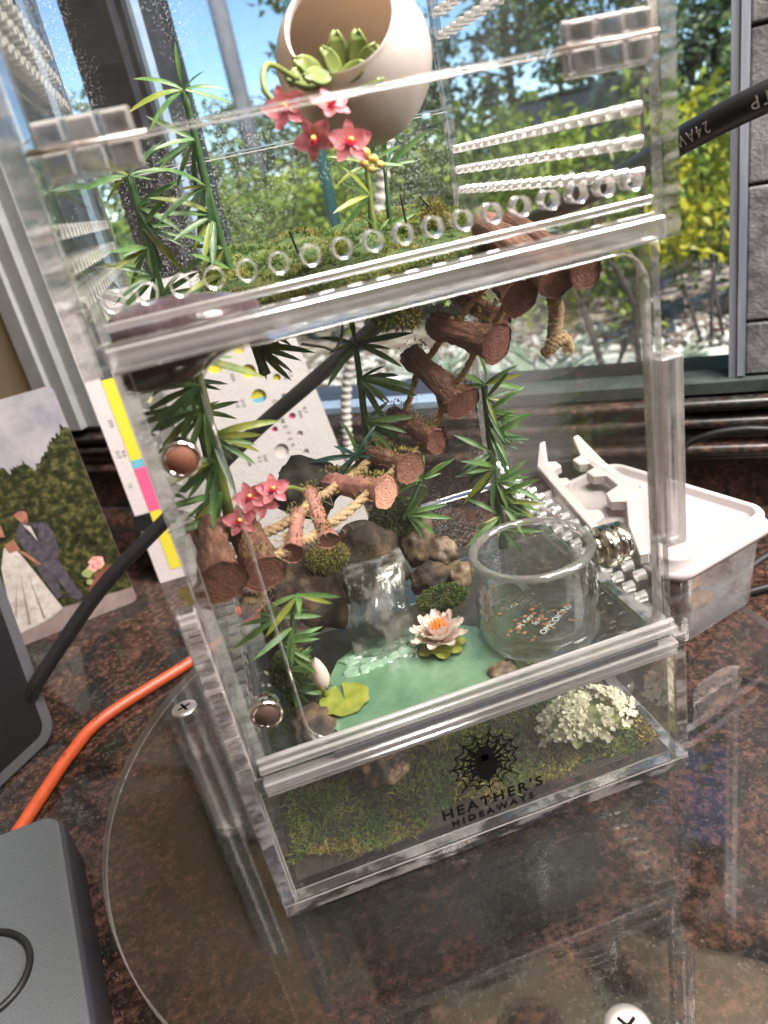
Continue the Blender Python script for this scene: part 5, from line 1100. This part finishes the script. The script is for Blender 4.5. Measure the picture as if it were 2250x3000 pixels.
branchy('slanting dark trunk outside beyond the right wall of the terrarium', [[(.43, 2.3, -.76), (.46, 2.3, -.62), (.50, 2.3, -.45), (.55, 2.3, -.3), (.6, 2.3, .0)], [(.52, 2.3, -.4), (.45, 2.35, -.25), (.43, 2.4, 0)]], .016)
def strappy(label, s_, t_, n_, ln, seed):
    rn = random.Random(seed); b = G(s_, t_, gz(s_, t_)); o = bpy.data.objects.new('strap_plant', None); col.objects.link(o); o.location = b; setp(o, label=label, category='plant', group='strap leaved plants in the gravel')
    for k in range(n_):
        a = rn.uniform(0, 6.28); l_ = ln * rn.uniform(.7, 1.2); e = rn.uniform(.25, 1.0); mb = MB(); vs = []
        for i in range(7):
            t = i / 6; p = Vector((math.cos(a) * l_ * t * math.cos(e * (1 - .5 * t)), math.sin(a) * l_ * t * math.cos(e * (1 - .5 * t)), l_ * (math.sin(e) * t - .25 * t * t))); sd = Vector((-math.sin(a), math.cos(a), 0)) * .017 * (1 - t ** 3) ; vs += [p - sd, p + sd]
        mb.add(vs, [(2 * i, 2 * i + 1, 2 * i + 3, 2 * i + 2) for i in range(6)]); link('leaf', mb.mesh('leaf', 'strap', True, scale=1.0, recalc=False), o)
strappy('pale strap leaved plant outside below the top right logs', .72, 2.35, 34, .42, 3); strappy('strap leaved plant farther left in the gravel', 1.25, 2.6, 26, .36, 4); strappy('small dry strap plant beside the window jamb', .22, 2.5, 18, .2, 5)
for k, (s_, t_, r_) in enumerate(((.14, 2.35, .045), (.22, 2.3, .03), (.05, 2.5, .05))):
    p = G(s_, t_, GZ + .05); o = link('garden_rock', MB().blob((0, 0, 0), (r_, r_, r_ * .7), k, .3, 1.4, 2).mesh('garden_rock', 'gravel', True, scale=1.0)); o.location = p
    setp(o, label=('white rock in the gravel near the bare forked trunk', 'small white rock just left of the larger garden rock', 'rearmost white garden rock by the window jamb')[k], category='rock')
def tree(label, s_, t_, h_, w_, nl, size, m_, seed, trunk_r=.12, low=.25):
    rn = random.Random(seed); b = G(s_, t_, gz(s_, t_)); o = bpy.data.objects.new('garden_tree', None); col.objects.link(o); o.location = b; setp(o, label=label, category='tree', group='trees beyond the lawn')
    tm = MB(); cl = []; lean = rn.uniform(-.3, .3); tm.tube(catmull([(0, 0, -.1), (lean * .3, 0, h_ * .3), (lean, 0, h_ * .6), (lean * 1.3, 0, h_ * .85)], 5), [trunk_r * (1 - .045 * i) for i in range(16)], 9)
    for k in range(14):
        a = rn.uniform(0, 6.28); z0 = h_ * rn.uniform(.25, .8); tip = Vector((lean + math.cos(a) * w_ * .45 * rn.uniform(.5, 1), math.sin(a) * w_ * .4, z0 + h_ * rn.uniform(.02, .2))); tm.tube([(lean * z0 / h_, 0, z0), tip * .6 + Vector((0, 0, z0 * .42)), tip], [trunk_r * .35, trunk_r * .2, trunk_r * .08], 6)
    for k in range(60):
        a = rn.uniform(0, 6.28); q = math.sqrt(rn.random()); z = rn.uniform(low, 1); cl.append((Vector((lean + math.cos(a) * q * w_ * .5, math.sin(a) * q * w_ * .45, z * h_)), rn.uniform(.10, .2) * w_ * (1.25 - .6 * z)))
    lm = MB(); leafcloud(lm, rn, cl, nl, size, .8)
    link('trunk', tm.mesh('trunk', 'trunk', True, scale=1.0, recalc=False), o); link('crown', lm.mesh('crown', m_, False, scale=1.0, recalc=False), o, kind='stuff')
TL = [('tree beyond the far left pane with thin crown', 14.5, 15, 3.6, 3.5, 1500, .2, 'treeleaf2', .3), ('tree left of the pole with low crown', 11, 15, 2.6, 3.6, 2400, .2, 'treeleaf', .1), ('tree right of the pole behind the lime shrub', 8.6, 15.5, 3.0, 3.4, 2200, .2, 'treeleaf2', .15), ('tall dark tree behind the hanging pot', 6.2, 15, 4.2, 3.6, 3200, .2, 'treeleaf', .05), ('dense dark tree right of the hanging pot', 3.6, 15, 4.8, 3.8, 3600, .2, 'treeleaf', .05), ('dense tree above the parked car', 1.2, 14, 5.2, 3.8, 3800, .19, 'treeleaf', .05), ('tree at the right end of the garden', -.8, 12, 4.6, 3.2, 3800, .16, 'treeleaf', .05), ('grey green small tree just left of the parked car', 4.3, 10.5, 1.5, 2.0, 1800, .12, 'treeleaf2', .1), ('grey green small tree behind the parked car', .2, 12, 2.2, 2.4, 1800, .13, 'treeleaf2', .1), ('far tree closing the view at the left', 17.5, 17, 4.0, 4.5, 2000, .24, 'treeleaf', .1), ('overhanging tree beside the right window jamb', -.3, 4.5, 4.4, 3.8, 9500, .15, 'treeleaf', .46)]  # overhanging tree stands out of view, crown widened to keep sky off the disc
for i, (lb_, *a) in enumerate(TL): tree(lb_, *a[:-1], 60 + i, .1, a[-1])
def post(name, label, cat, s_, t_, r_, h_, m_, lean=0):
    b = G(s_, t_, gz(s_, t_)); o = link(name, MB().tube([(0, 0, -.1), (lean * .5, 0, h_ * .5), (lean, 0, h_)], [r_, r_ * .95, r_ * .9], 14).mesh(name, m_, True, scale=1.0)); o.location = b; setp(o, label=label, category=cat)
post('utility_pole', 'pale grey wooden utility pole between mullion and pot', 'pole', 5.2, 8, .11, 6.5, 'pole')
post('garden_post', 'teal painted post standing behind the hanging pot', 'post', 2.02, 3.4, .035, 3.2, 'teal')
# parked car: body side profile lofted across its width
cc = G(1.9, 11.0, gz(1.9, 11.0)); CA = bpy.data.objects.new('parked_car', None); col.objects.link(CA); CA.location = cc; setp(CA, label='dark parked car seen through the right wall vent holes', category='car')
CA.rotation_euler = (0, 0, math.atan2(DS.y, DS.x) + rad(62)); zc = .68 - cc.z
def cprism(name, prof, y0, y1, m_, par, inset=0.0):
    mb = MB(); mb.prism(prof, lambda p: (p[0], y0, p[1]), lambda p: (p[0], y1, p[1])); o = link(name, mb.mesh(name, m_, False, scale=1.0), par); return o
H = max(1.35, zc)
body = cprism('body', [(-1.9, .25), (1.9, .25), (1.95, .6), (1.85, .8 * H * .72), (1.0, H * .64), (-1.8, H * .66), (-1.95, .7)], -.8, .8, 'carpaint', CA); bevel(body.data, 60, 3)
cab = cprism('cabin', [(1.0, H * .63), (.45, H * .97), (-.2, H), (-1.2, H * .97), (-1.75, H * .65)], -.72, .72, 'carglass', CA); bevel(cab.data, 40, 2)
rf = cprism('roof_panel', [(.5, H * .965), (.4, H * .99), (-.2, H * 1.018), (-1.15, H * .99), (-1.25, H * .965)], -.70, .70, 'carpaint', CA)
for y_ in (-.725, .725):
    for x0, x1 in ((-.15, -.07), (-1.15, -1.05)): cprism('pillar', [(x0, H * .64), (x1, H * .64), (x1, H * .97), (x0, H * .97)], y_ - .01, y_ + .01, 'carpaint', CA)
for x_ in (-1.2, 1.2):
    for y_ in (-.78, .78):
        wl_ = link('wheel', MB().lathe([(.01, -.1), (.3, -.1), (.33, -.06), (.33, .06), (.3, .1), (.01, .1)], (0, 0, 0), 24, mat=Matrix.Rotation(rad(90), 3, 'X')).mesh('wheel', 'tyre', True, scale=1.0), CA); wl_.location = (x_, y_, .33)
        link('rim', MB().lathe([(.01, -.105), (.2, -.105), (.2, .105), (.01, .105)], (0, 0, 0), 20, mat=Matrix.Rotation(rad(90), 3, 'X')).mesh('rim', 'steel', True, scale=1.0), wl_)
